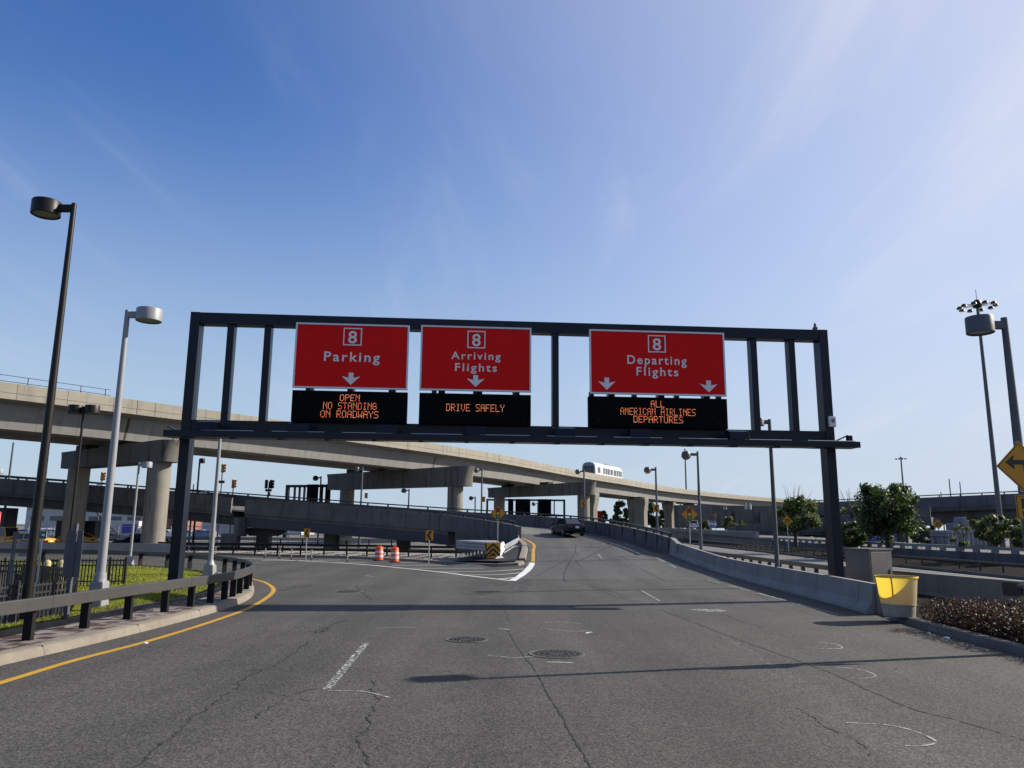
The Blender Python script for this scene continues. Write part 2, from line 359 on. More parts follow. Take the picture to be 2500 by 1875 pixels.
M['lawn'] = pbr('lawn_turf', (0.15, 0.165, 0.015), 0.9, var=0.35, scale=2.5, bump=0.6, bscale=40, spec=0.05)
M['blade'] = [pbr('grass_blade_%d' % i, c, 0.7, var=0.2, scale=1.5) for i, c in enumerate([(0.20, 0.22, 0.018), (0.26, 0.27, 0.025), (0.12, 0.15, 0.012)])]
M['wood'] = pbr('tree_bark', (0.055, 0.042, 0.032), 0.9, var=0.3, scale=6)
def leafmat(name, col):
    m = pbr(name, col, 0.55, var=0.25, scale=1.2); nt = m.node_tree; p = nt.nodes['Principled BSDF']; out = nt.nodes['Material Output']
    tr = _n(nt, 'ShaderNodeBsdfTranslucent'); tr.inputs['Color'].default_value = (col[0]*1.5, col[1]*1.5, col[2]*0.9, 1)
    ms = _n(nt, 'ShaderNodeMixShader'); ms.inputs[0].default_value = 0.35
    nt.links.new(p.outputs[0], ms.inputs[1]); nt.links.new(tr.outputs[0], ms.inputs[2]); nt.links.new(ms.outputs[0], out.inputs['Surface']); return m
M['leaf'] = [leafmat('leaf_%d' % i, c) for i, c in enumerate([(0.032, 0.062, 0.012), (0.058, 0.098, 0.018), (0.018, 0.036, 0.009)])]
M['leaf_pale'] = [leafmat('leaf_pale_%d' % i, c) for i, c in enumerate([(0.085, 0.11, 0.03), (0.11, 0.135, 0.045), (0.055, 0.08, 0.022)])]
M['hedge'] = [leafmat('hedge_leaf_%d' % i, c) for i, c in enumerate([(0.034, 0.013, 0.011), (0.062, 0.024, 0.020), (0.020, 0.022, 0.009), (0.012, 0.008, 0.007)])]
def barrelmat():
    m = pbr('barrel_plastic', (0.50, 0.45, 0.38), 0.5, var=0.06, scale=4); nt = m.node_tree
    tr = _n(nt, 'ShaderNodeBsdfTranslucent'); tr.inputs['Color'].default_value = (1.0, 0.72, 0.02, 1); ms = _n(nt, 'ShaderNodeMixShader'); ms.inputs[0].default_value = 0.36
    nt.links.new(nt.nodes['Principled BSDF'].outputs[0], ms.inputs[1]); nt.links.new(tr.outputs[0], ms.inputs[2]); nt.links.new(ms.outputs[0], nt.nodes['Material Output'].inputs['Surface']); return m
M['barrel'] = barrelmat()
M['barrel_low'] = pbr('barrel_white_plastic', (0.40, 0.37, 0.31), 0.55, var=0.2, scale=5)
M['box_grey'] = pbr('cabinet_steel', (0.14, 0.13, 0.125), 0.45, 0.3, var=0.1, scale=2)
M['box_pale'] = pbr('pale_metal_housing', (0.19, 0.195, 0.22), 0.5, var=0.1, scale=1)
M['white_box'] = pbr('white_enclosure', (0.75, 0.75, 0.74), 0.5, var=0.04)
M['fence'] = pbr('black_fence_paint', (0.012, 0.012, 0.012), 0.5, var=0)
M['bollard'] = pbr('bollard_cream_yellow', (0.42, 0.36, 0.16), 0.5, var=0.1)
M['iron'] = pbr('cast_iron', (0.045, 0.044, 0.043), 0.6, 0.3, var=0.3, scale=14, bump=0.8, bscale=40)
M['build_white'] = pbr('far_building_white', (0.50, 0.51, 0.52), 0.7, var=0.06, scale=0.3)
M['build_blue'] = pbr('blue_panel', (0.05, 0.07, 0.36), 0.5, var=0.05)
M['brick'] = pbr('brick_far', (0.22, 0.10, 0.08), 0.9, var=0.3, scale=1.5)
M['litter'] = pbr('white_paper', (0.75, 0.75, 0.75), 0.8, var=0)
def hexpave():
    m = bpy.data.materials.new('hex_paver'); m.use_nodes = True; nt = m.node_tree; L = nt.links; p = nt.nodes['Principled BSDF']; p.inputs['Roughness'].default_value = 0.9
    geo = _n(nt, 'ShaderNodeNewGeometry')
    v = _n(nt, 'ShaderNodeTexVoronoi', Scale=3.6, Randomness=0.25); L.new(geo.outputs['Position'], v.inputs['Vector'])
    s = _n(nt, 'ShaderNodeSeparateColor'); L.new(v.outputs['Color'], s.inputs[0])
    r = _n(nt, 'ShaderNodeValToRGB'); r.color_ramp.interpolation = 'CONSTANT'
    r.color_ramp.elements[0].color = (0.045, 0.021, 0.016, 1); r.color_ramp.elements[1].position = 0.4; r.color_ramp.elements[1].color = (0.155, 0.128, 0.114, 1)
    e = r.color_ramp.elements.new(0.8); e.color = (0.19, 0.165, 0.15, 1)
    L.new(s.outputs[0], r.inputs[0])
    vd = _n(nt, 'ShaderNodeTexVoronoi', Scale=3.6, Randomness=0.25, feature='DISTANCE_TO_EDGE'); L.new(geo.outputs['Position'], vd.inputs['Vector'])
    q = _n(nt, 'ShaderNodeMapRange'); q.inputs['From Max'].default_value = 0.04; q.inputs['To Min'].default_value = 0.3; L.new(vd.outputs['Distance'], q.inputs['Value'])
    vm = _n(nt, 'ShaderNodeVectorMath', operation='SCALE'); L.new(r.outputs[0], vm.inputs[0]); L.new(q.outputs[0], vm.inputs['Scale']); L.new(vm.outputs[0], p.inputs['Base Color'])
    return m
M['hexpave'] = hexpave()

# ================================================================ GROUND AND ROADS
def struct(o): return tag(o, kind='structure')
g = MB(); R_ = 2500
g.add([(-R_,-R_,-0.03),(R_,-R_,-0.03),(R_,R_,-0.03),(-R_,R_,-0.03)], [(0,1,2,3)]); struct(g.build('ground', M['ground']))
road = MB()
road.add([(-70,-30,0),(9.9,-30,0),(10.9,20,0),(10.9,36,0),(-70,36,0)], [(0,1,2,3,4)])
road.add([(-70,36,0),(2.4,36,0),(2.4,52,0),(-12,61,0),(-70,61,0)], [(0,1,2,3,4)])
struct(road.build('road', M['asphalt']))

def xout(Y): return 10.05 if Y < 28 else 10.3
INNER = spline([(0.40,35.9,0.004),(0.60,40,zramp(40)),(0.87,44.6,zramp(44.6)),(1.03,48.7,zramp(48.7)),(1.2,53,zramp(53)),(1.25,57,zramp(57)),(1.0,60.8,zramp(60.8)),(0.5,63.6,1.40),(-1.1,66.6,1.68),(-4.5,69.0,2.12),(-9,70.9,2.50),(-17,72.7,3.07),(-25,73.5,3.66),(-33,74.0,4.35),(-42,74.3,5.02),(-54,74.0,5.75),(-75,71.5,6.9)], 1.2)
OUTER = spline([(10.6,35.9,0.004),(10.6,44,zramp(44)),(10.35,50,zramp(50)),(9.9,58,zramp(58)),(8.9,65,1.45),(7.5,70.5,1.80),(5.6,75,2.10),(3,78.2,2.32),(0,80.6,2.55),(-5,82.6,2.82),(-12,83.8,3.25),(-20,84.0,3.75),(-30,84.4,4.4),(-42,84.4,5.15),(-55,84.0,5.9),(-76,81.5,7.0)], 1.2)
def gz(x, y):        # the fork's surface: level road on the left, rising with the ramp on the right
    if y < 36: return 0.0
    xi = min(INNER, key=lambda p: abs(p.y-y) + (0 if p.x > 0 else 99)).x; f = max(0.0, min(1.0, (x-(xi-5.0))/5.0))
    return zramp(min(y, 60))*f
def gq(px, py, dz=0.0):
    z = 0.0
    for _ in range(60):
        p = gp(px, py, z+dz); z = .6*z + .4*gz(p.x, min(p.y, 70))
    return gp(px, py, z+dz)
def resample(path, n):
    d = [0]
    for a, b in zip(path[:-1], path[1:]): d.append(d[-1]+(b-a).length)
    out = []; k = 0
    for i in range(n):
        t = d[-1]*i/(n-1)
        while k < len(d)-2 and d[k+1] < t: k += 1
        out.append(path[k].lerp(path[k+1], (t-d[k])/max(1e-6, d[k+1]-d[k])))
    return out
IN, OUT = resample(INNER, 90), resample(OUTER, 90)
def pavement(name, mat, i0, i1):
    m = MB()
    for i in range(i0, i1): 
        a, b, c, d = IN[i], OUT[i], OUT[i+1], IN[i+1]
        m.add([a, a.lerp(b,.5), b, c, c.lerp(d,.5), d], [(0,1,4,5),(1,2,3,4)])
    import bmesh
    return struct(m.build(name, mat))
isplit = next(i for i, p in enumerate(IN) if p.y > 66)
pavement('ramp_road', M['asphalt_mid'], 0, isplit)
pavement('ramp_road', M['asphalt_light'], isplit, 89)

# lower roadway on the right, running away
rr = MB(); rr.add([(14.2,-10,0.0),(24.6,-10,0.0),(24.6,60,0.0),(26.5,110,0.0),(33,200,0.3),(16,200,0.3),(15,110,0.0),(14.2,60,0.0)], [(0,1,2,7),(2,3,6,7),(3,4,5,6)])
struct(rr.build('right_road', M['asphalt_light']))
rk = MB(); rk.sweep([(-0.15,0),(0.15,0),(0.15,0.16),(-0.15,0.16)], [(24.8,-5,0),(24.8,60,0),(26.7,110,0),(33,190,0.3)]); struct(rk.build('kerb', M['kerb_dark']))
bank = MB(); bank.strip([(24.95,-5,.15),(24.95,60,.15),(26.9,110,.15),(33.2,190,.4)], [(31,-5,.5),(31,60,.5),(32,110,.5),(36,190,.7)]); struct(bank.build('bank', M['soil']))
ur = MB(); ur.strip([(30.4,20,.75),(30.2,60,.8),(31,110,1.3),(27,160,2.2),(20,230,2.4)], [(45,20,.75),(43,60,.8),(42,110,1.3),(38,160,2.2),(34,230,2.4)]); struct(ur.build('upper_road', M['asphalt_light']))
lt = MB(); lt.add([(-130,64,-.005),(-10,84.5,-.005),(-6,170,-.005),(-150,170,-.005)], [(0,1,2,3)]); struct(lt.build('parking_lot', M['asphalt_light']))

# ---- kerbs
KL = spline([(-9.2,4,0),(-8.75,9,0),(-8.36,13.24,0),(-8.12,15.6,0),(-7.97,18,0),(-7.89,20.9,0),(-7.98,23.2,0),(-8.3,25.4,0),(-8.85,27.4,0),(-9.7,30,0),(-10.8,32.8,0),(-12.4,35.3,0),(-14.8,37.9,0),(-17.6,40.2,0),(-21.5,42.3,0),(-30,44.5,0),(-50,47,0)], 0.6)
k = MB(); k.sweep([(0,0),(0.04,0.135),(0.09,0.165),(0.34,0.165),(0.34,0.0)], KL); struct(k.build('kerb', M['kerb'], smooth=50))
kj = MB()
for p, t in along(KL, 3.05, 0.0, 1.2):
    nn = Vector((-t.y, t.x, 0)); rz = atan2(t.y, t.x)
    kj.hexa([p-t*.008-nn*.004, p+t*.008-nn*.004, p+t*.008+nn*.345, p-t*.008+nn*.345]+[q+Vector((0,0,.1695)) for q in (p-t*.008+nn*.05, p+t*.008+nn*.05, p+t*.008+nn*.345, p-t*.008+nn*.345)])
struct(kj.build('kerb', M['kerb_dark']))
SW_IN = spline([(-11.2,4,0),(-10.5,9,0),(-9.9,13.5,0),(-9.73,17.3,0),(-9.62,19.9,0),(-9.42,22.3,0),(-9.35,24,0),(-9.6,26,0),(-10.1,28,0),(-11,31,0),(-12.1,33.3,0),(-13.3,35.3,0),(-15.3,37.4,0),(-18,39.5,0),(-21.8,41.6,0),(-30,43.7,0),(-50,46.2,0)], 0.6)
n_ = 120
A_ = [p+Vector((0,0,.155)) for p in resample(offs(KL, .33), n_)]; B_ = [p+Vector((0,0,.155)) for p in resample(SW_IN, n_)]
s_ = MB(); s_.strip(A_, B_); struct(s_.build('pavement', M['hexpave']))
k = MB(); k.sweep([(-0.02,0.1),(-0.02,0.24),(0.13,0.24),(0.13,0.1)], SW_IN); struct(k.build('kerb', M['kerb_dark']))
# lawn island: sheet with a gentle rise
LB = resample(offs(SW_IN, 0.12), 60)
def lawn_z(x, y):
    return 0.23
lw = MB(); c0 = Vector((-14.5, 22, 0))
far = resample([Vector(p) for p in ((-11.9,4,0),(-11.25,9,0),(-10.55,13,0),(-10.25,15.4,0),(-10.05,17.2,0),(-10.2,18.5,0),(-11.9,21.6,0),(-14.7,23.9,0),(-15.8,26.6,0),(-17.6,29,0),(-20.5,33,0),(-24,37,0),(-28,41,0),(-34,43,0),(-50,45.5,0))], 60)
rows = []
for a in range(9):
    t = a/8.0; rows.append([p.lerp(q, t)+Vector((0,0,0.225+0.10*sin(pi*min(1,t*1.3)))) for p, q in zip(LB, far)])
for a in range(8): lw.strip(rows[a], rows[a+1])
struct(lw.build('lawn', M['lawn'], smooth=60))
pit = MB(); pit.add([(-30,3,.1),(-10.2,3,.1),(-9.95,18.2,.1),(-11.6,21.6,.1),(-15.6,26.6,.1),(-30,30,.1)], [(0,1,2,3,4,5)]); struct(pit.build('paved_yard', M['asphalt_dark']))
# grass blades (stuff)
gb = MB()
def blade_patch(n, pick, h0, h1, wd):
    for _ in range(n):
        x, y, z = pick(); h = random.uniform(h0, h1); a = random.uniform(0, 2*pi); lx, ly = random.uniform(-.5,.5)*h, random.uniform(-.5,.5)*h
        dx, dy = cos(a)*wd, sin(a)*wd
        gb.add([(x-dx,y-dy,z),(x+dx,y+dy,z),(x+lx,y+ly,z+h)], [(0,1,2)], random.choice((0,0,1,2)))
def pick_row(t0, t1, i0, i1):
    def f():
        i = random.uniform(i0, i1); t = random.uniform(t0, t1)*8; a = int(min(7, t)); fr = t-a; ii = int(min(58, i)); fi = i-ii
        p = rows[a][ii].lerp(rows[a][ii+1], fi).lerp(rows[a+1][ii].lerp(rows[a+1][ii+1], fi), fr); return p
    return f
blade_patch(9000, pick_row(0, .28, 8, 22), .03, .075, .006)
blade_patch(20000, pick_row(0, 1, 16, 40), .02, .05, .012)
blade_patch(3000, pick_row(0, .03, 8, 40), .05, .10, .008)
tag(gb.build('grass', M['blade'], recalc=False), kind='stuff')

# right kerb with planter bed
KR = [Vector(p) for p in ((9.45,2,0),(9.5,10,0),(9.62,15,0),(9.72,17.5,0),(9.85,19.3,0),(10.05,21,0),(10.3,22.2,0))]
KR = spline(KR, .6)
k = MB(); k.sweep([(0,0),(-0.05,0.13),(-0.09,0.155),(-0.32,0.155),(-0.32,0)], KR); struct(k.build('kerb', M['kerb_dark'], smooth=50))
pb = MB(); pb.strip([p+Vector((.3,0,.14)) for p in KR], [Vector((14.1, p.y, .16)) for p in KR]); pb.add([(10.4,22.2,.14),(14.1,22.2,.16),(14.1,34,.16),(10.8,34,.14)], [(0,1,2,3)]); struct(pb.build('planter_bed', M['soil']))

# gore island
ap = MB()
for y0 in range(36, 60):
    for q_ in range(5):
        def ax(y, t): xi = min(INNER, key=lambda p: abs(p.y-y)+(0 if p.x > 0 else 99)).x; return Vector((xi+.06-5.06*(1-t), y, max(.003, gz(xi+.06-5.06*(1-t), y)-.004)))
        ap.add([ax(y0,q_/5), ax(y0,(q_+1)/5), ax(y0+1,(q_+1)/5), ax(y0+1,q_/5)], [(0,1,2,3)])
struct(ap.build('road', M['asphalt']))
GK = [gp(x,y,0) for x,y in ((395,1351.5),(470,1353.5),(560,1355.5),(700,1359.5),(800,1362.5),(866,1364.3),(1000,1371),(1100,1378),(1143,1381.5))] + [gq(1215,1383.5), gq(1266,1381)]
tip = [Vector((0.80,44.75,zramp(44.75)))]
GKS = spline(GK, .8)+[Vector((.66,44.3,zramp(44.2)-.01))]+tip
k = MB(); k.sweep([(0,-.02),(0.03,0.15),(0.07,0.17),(0.45,0.17),(0.45,-.02)], GKS); struct(k.build('kerb', M['kerb'], smooth=50))
GK2 = [Vector((p.x-0.05, p.y, p.z)) for p in INNER if 44.6 < p.y < 63.2 and p.x > 0]
k = MB(); k.sweep([(0,-.02),(0.03,0.15),(0.07,0.17),(0.4,0.17),(0.4,-.3)], GK2); struct(k.build('kerb', M['kerb'], smooth=50))
def fill(poly, z, mat, name, kind='structure'):
    m = MB(); m.add([(p[0],p[1],z if len(p) < 3 else p[2]) for p in poly], [tuple(range(len(poly)))]); return tag(m.build(name, mat), kind=kind)
isl = MB()
F_ = resample([Vector((-5.6,51.3,0)), Vector((-3.6,49.3,0)), Vector((-2.4,47.9,0)), Vector((-.9,46.0,0)), Vector((.38,45.0,0))], 14); B2_ = resample([Vector((-6.4,55.2,0)), Vector((-3.5,56.2,0)), Vector((-.8,56.6,0)), Vector((.88,56.2,0))], 14)
irows = [[(lambda p: Vector((p.x, p.y, gz(p.x,p.y)+.135)))(a.lerp(b, t/7)) for a, b in zip(F_, B2_)] for t in range(8)]
for a in range(7): isl.strip(irows[a], irows[a+1])
struct(isl.build('island_asphalt', M['asphalt_dark']))
gv = MB()
gpath = offs(GKS, .45); base = resample([p for p in gpath if p.x < -3.2], 30); back = resample([Vector((-27,62.5,0)),Vector((-20,66,0)),Vector((-10,67.5,0)),Vector((-4,66,0)),Vector((-3.4,60,0))], 30)
gv.strip([p+Vector((0,0,.12)) for p in base], [p+Vector((0,0,.22)) for p in back]); 
gB = [Vector((p.x, p.y, gz(p.x,p.y)+.12)) for p in B2_]; gC = [Vector((p.x, p.y, gz(p.x,min(p.y,60))+.15)) for p in resample([Vector((-9,60,0)), Vector((-4,63,0)), Vector((.55,62,0))], 14)]
gv.strip(gB, gC)
struct(gv.build('gravel_bed', M['gravel']))
st = MB()
for _ in range(5200):
    i = random.uniform(6, 28.9); t = random.uniform(.02,.6)**1.2; ii = int(i); fi = i-ii
    a = base[ii].lerp(base[ii+1], fi); b = back[ii].lerp(back[ii+1], fi); p = a.lerp(b, t); r = random.uniform(.035,.085); z = .13+.1*t
    q = [Vector((p.x+r*cos(k2*2.1+i), p.y+r*sin(k2*2.1+i), z)) for k2 in range(3)]
    st.add(q+[Vector((p.x,p.y,z+r*.9))], [(0,1,3),(1,2,3),(2,0,3)])
for _ in range(1500):
    i = random.uniform(0, 12.9); ii = int(i); t = random.random(); p = gB[ii].lerp(gB[ii+1], i-ii).lerp(gC[ii].lerp(gC[ii+1], i-ii), t); r = random.uniform(.035,.085)
    q = [Vector((p.x+r*cos(k2*2.1+t*9), p.y+r*sin(k2*2.1+t*9), p.z-.02)) for k2 in range(3)]
    st.add(q+[Vector((p.x,p.y,p.z+r*.9))], [(0,1,3),(1,2,3),(2,0,3)])
tag(st.build('gravel', M['gravel'], recalc=False), kind='stuff')

# ---- painted markings (sheets 4-6 mm above the road)
ml = MB(); mg = MB(); my = MB(); mw = MB(); mf = MB()
yl = spline([(-7.55,6,0.005),(-7.5,9,0.005)]+[tuple(gp(x,y,0.005)) for x,y in ((0,1667),(183,1611.6),(362,1565),(521,1516),(610,1483),(659,1453),(667,1436.6),(647,1422),(614,1413),(585,1407.5))], .4)
my.ribbon(yl, 0.155)
zf = 0.006
def poly(mb, pts, f=gp, dz=zf): mb.add([f(x, y, dz) for x, y in pts], [tuple(range(len(pts)))])
def line(mb, pts, wd, f=gp, dz=zf, step=.5, jit=0): mb.ribbon(spline([f(x, y, dz) for x, y in pts], step), wd, jit=jit)
line(ml, ((300,1353),(400,1356),(577,1362),(753,1370),(897,1379),(1078,1397),(1140,1405),(1247,1417.5)), .20, f=gq, dz=.012)
ml2 = [(1242,1416.5),(1259,1408),(1280,1391),(1290,1380),(1292.6,1373.6)]; mr2 = [(1259,1418.4),(1283,1403),(1298,1390),(1305,1379),(1305,1373.6)]
ml.strip([gq(x,y,zf+.006) for x,y in ml2], [gr(x,y,zf+.006) for x,y in mr2])
for h in (((640,1368.3),(760,1368.5),(830,1367)),((820,1373),(949,1373),(1019,1372.5)),((956,1380),(1089,1380)),((1005,1387.5),(1182,1387)),((1073,1396),(1198,1394.7),(1281,1388.6)),((1133,1404),(1218,1402.6),(1275,1398)),((1214,1414),(1256,1410))):
    line(ml, h, .17, f=gq, dz=.012)
# yellow line up the ramp along the inner kerb
yy = [gr(x,y,.012) for x,y in ((1301.3,1372),(1302,1364),(1302,1356),(1302,1344))]+[Vector((1.72,57.5,zramp(57.5)+.012)),Vector((1.55,60.5,zramp(60.5)+.012)),Vector((1.1,63.2,1.37)),Vector((.2,65.8,1.56))]
my.ribbon(spline(yy, .5), .22)
# right edge line, in the barrier's shade
e0 = [Vector((9.05, y, zramp(y)+.012)) for y in range(22, 50)]
ee = e0+[p+Vector((0,0,.014)) for p in offs([q for q in OUTER if 50 < q.y < 72], 1.0)]
for a in range(0, len(ee)-3, 4): mw.ribbon(ee[a:a+4], .11)
# lane dashes
poly(mw, ((785,1683),(808,1683),(902,1570),(886,1570)))
for (a, b), wd in ((((1565,1441),(1610,1467)), .10), (((1503,1396),(1520,1407)), .13), (((1459,1352),(1469.5,1363.5)), .13), (((1433,1321),(1446,1331.5)), .13)):
    mw.ribbon(spline([gr(*a, .012), gr(*b, .012)],.3), wd*.9)
line(mg, ((1758,1550),(1830,1590),(1905,1636),(1960,1668)), .12); line(mw, ((890,1404),(915,1409)), .1)
poly(mw, ((1676,1488),(1700,1486.5),(1755,1487),(1776,1491),(1758,1494),(1725,1493),(1700,1490)))
# scuff arcs and chalk marks
for arc in (((2065,1764),(2170,1770),(2239,1787),(2284,1809),(2263,1819),(2210,1820)), ((2040,1629),(2090,1633),(2130,1644),(2134,1652),(2108,1656),(2080,1655)), ((2001,1569),(2035,1571),(2056,1580),(2040,1584),(1990,1582)), ((1190,1599),(1250,1605),(1310,1602)), ((919,1534),(975,1531),(1015,1532)), ((800,1686),(880,1687),(930,1697),(950,1703)), ((1340,1537),(1400,1541),(1440,1539)), ((1330,1520),(1360,1518),(1420,1522))):
    line(mf, arc, .032, step=.08, jit=.5)
line(ml, ((1334,1616),(1365,1616.5),(1400,1618)), .03); line(ml, ((1217,1535),(1245,1536.5)), .03); line(ml, ((1432,1546),(1437,1543.5),(1446,1543)), .07)
struct(ml.build('white_line', M['white_line'])); struct(my.build('yellow_line', M['yellow_line'])); struct(mw.build('white_line', M['white_worn'])); struct(mf.build('chalk_mark', M['white_faint'])); struct(mg.build('white_line', M['white_ghost']))
rlm = MB()
for y in range(24, 130, 9): rlm.ribbon([(19.4+.01*max(0,y-60)*3, y, .012), (19.4+.01*max(0,y-60)*3, y+3, .012)], .14)
rlm.ribbon([(24.2,0,.012),(24.2,60,.012),(26.1,110,.012)], .12); struct(rlm.build('white_line', M['white_line']))

# ---- cracks and seams
cr_ = MB()
def crack(pts, wd, wob=.03, f=gp, dz=.0045):
    path = spline([f(x, y, dz) for x, y in pts], .07); out = []
    a = 0.0
    for i, p in enumerate(path):
        a = a*.82 + random.uniform(-wob, wob)*.7; t = path[min(i+1,len(path)-1)]-path[max(i-1,0)]; nn = Vector((-t.y, t.x, 0)).normalized(); out.append(p+nn*a)
    run = []; ph = random.uniform(0, 9)
    for i, p in enumerate(out):
        run.append(p)
        if random.random() < .05 or i == len(out)-1:
            if len(run) > 2: cr_.ribbon(run, [max(.004, wd*(.75+.45*sin(k_*.9+ph)+.35*sin(k_*2.3+ph*2))) for k_ in range(len(run))], jit=.6)
            run = [] if random.random() < .22 else [p]; ph += 2.0
        if wob > .02 and random.random() < .22 and wd < .06:      # crumbled edge chips and short side cracks
            t = out[min(i+1,len(out)-1)]-out[max(i-1,0)]; nn = Vector((-t.y, t.x, 0)).normalized(); s = random.choice((-1,1)); q = p+nn*s*random.uniform(.01,.05); rr_ = random.uniform(.006,.02)
            cr_.add([q+Vector((rr_*cos(a_*1.3+i), rr_*sin(a_*1.3+i), 0)) for a_ in range(5)], [(0,1,2,3,4)])
            if random.random() < .25:
                q2 = p+nn*s*random.uniform(.1,.35)+t.normalized()*random.uniform(-.15,.15); mid = p.lerp(q2,.5)+t.normalized()*random.uniform(-.05,.05); cr_.ribbon([p, mid, q2], [wd*.6, wd*.4, wd*.12])
crack(((1240,1540),(1270,1590),(1310,1640),(1345,1706),(1370,1748),(1400,1800),(1430,1850),(1450,1885)), .028, .012)
crack(((330,1875),(390,1822),(460,1765),(540,1700),(610,1654),(690,1613),(760,1566)), .026, .05)
crack(((800,1530),(770,1545),(840,1515)), .05, .06); crack(((620,1755),(680,1716),(740,1690),(800,1680)), .02, .06)
crack(((900,1875),(890,1810),(905,1760),(925,1700),(920,1660)), .022, .06); crack(((660,1688),(700,1700),(760,1712)), .012, .03)
crack(((1610,1486),(1700,1522),(1800,1560),(1900,1596),(2010,1635),(2120,1683),(2230,1730),(2330,1755),(2420,1782),(2520,1812)), .035, .015)
crack(((1940,1728),(2010,1770),(2070,1800),(2130,1845)), .018, .05)
crack(((1440,1432),(1520,1460),(1600,1480)), .03, .02); crack(((1310,1405),(1380,1416),(1450,1432),(1540,1458)), .035, .01)
crack(((1140,1452),(1240,1447),(1330,1443),(1500,1436),(1700,1429)), .05, .004); crack(((1150,1451),(1200,1449)), .16, .02)
crack(((868,1430),(880,1440),(895,1455),(905,1465)), .05, .05); crack(((1130,1436),(1180,1452),(1230,1490),(1245,1520)), .015, .04)
crack(((1306,1378),(1320,1378),(1360,1376),(1500,1371),(1610,1367)), .05, .01, gr, .008); crack(((1240,1329),(1400,1327),(1530,1323)), .05, .01, gr, .02); crack(((1280,1349),(1460,1345)), .03, .01, gr, .02)
crack(((1480,1325),(1492,1334),(1506,1347)), .07, .02, gr, .02); crack(((1515,1357),(1560,1385),(1625,1418)), .035, .03, gr, .01); crack(((1420,1388),(1450,1392),(1472,1396)), .05, .05, gr, .01)
crack(((1405,1365),(1415,1380),(1425,1385)), .03, .03, gr, .01); crack(((1850,1450),(1900,1475),(1990,1500)), .02, .03); crack(((1760,1500),(1830,1522),(1860,1530)), .03, .08)
struct(cr_.build('road_crack', M['crack']))
pt = MB(); 
for P_ in (((1190,1424),(1240,1420),(1300,1405),(1302,1420),(1290,1440),(1270,1448)), ((660,1437),(720,1430),(760,1426),(762,1433),(700,1442),(665,1445)), ((1690,1455),(1800,1462),(1790,1475),(1690,1470))):
    poly(pt, P_, gp, .0035)
poly(pt, ((1289,1345),(1311,1345),(1311,1372),(1283,1372)), gr, .006)
struct(pt.build('road_patch', M['stain']))

# ---- manhole covers
def manhole(px, py, r, lab):
    c = gp(px, py, 0); t = thing('manhole_cover', c, lab, 'manhole cover', 'manhole covers set in the road')
    m = MB(); m.lathe([(r*1.0,.003),(r*1.0,.012),(r*.92,.012),(r*.92,.002)], n=40, cap=False); m.build('rim', M['kerb_dark'], t, world=False, smooth=40)
    m = MB(); m.lathe([(r*.91,.003),(r*.90,.009),(r*.05,.011)], n=40)
    for a in range(18):
        for q in (.35,.55,.75): m.box((r*q*cos(a*pi/9+q), r*q*sin(a*pi/9+q), .013), (.05,.03,.008), a*pi/9+q)
    m.build('lid', M['iron'], t, world=False)
manhole(1140,1562,.44,'round iron manhole cover just right of the worn lane dash'); manhole(1360,1597,.52,'largest and nearest iron manhole cover in the road centre'); manhole(852,1444,.50,'dark manhole cover out in the left lane near the curved guardrail')

# ================================================================ SIGN GANTRY
GL = Vector((-10.6, 24.7, 0)); GR_ = Vector((10.95, 26.35, 0)); GLEN = (GR_-GL).length; GRZ = atan2(GR_.y-GL.y, GR_.x-GL.x)
GM = Matrix.Translation(GL) @ Matrix.Rotation(GRZ, 4, 'Z'); GI = GM.inverted()
def gl(px, py, off=0.0):      # picture position on the gantry's own plane, local (x along the beam, z up)
    o = GI @ Vector((0,0,HC)); d = GI.to_3x3() @ ray(px, py); t = (off-o.y)/d.y; p = o+d*t; return p.x, p.z
gan = thing('sign_gantry', GL, 'wide dark steel overhead gantry spanning the road and carrying three red signs', 'gantry', rz=GRZ)
ZT, ZB, ZL = 9.20, 5.62, 5.16
def gbld(m, name, mat, bev=.01, par=None): return m.build(name, mat, par or gan, world=False, bev=bev)
for xx in (0.14, GLEN-.08):
    m = MB(); m.box((xx, .02, ZT/2), (.31, .50, ZT)); m.box((xx, .02, .12), (.75, .8, .06)); gbld(m, 'leg', M['steel_navy'])
m = MB(); m.box((GLEN/2+.03, .02, ZT-.19), (GLEN-.53, .44, .376)); gbld(m, 'top_beam', M['steel_navy'])
m = MB(); m.box((GLEN/2+.03, .02, (ZB+ZL)/2), (GLEN-.53, .44, ZB-ZL)); gbld(m, 'bottom_beam', M['steel_navy'])
for pa, pb in (((559,900),None),((650,900),None),((1355,900),None),((1839,900),None),((1932,900),None),((760,900),None),((860,900),None),((960,900),None),((1080,900),None),((1170,900),None),((1260,900),None),((1490,900),None),((1610,900),None),((1720,900),None)):
    x, _ = gl(*pa); m = MB(); m.box((x, .03, (ZT-.38+ZB)/2), (.225, .34, ZT-.38-ZB-.004)); gbld(m, 'upright', M['steel_navy'])
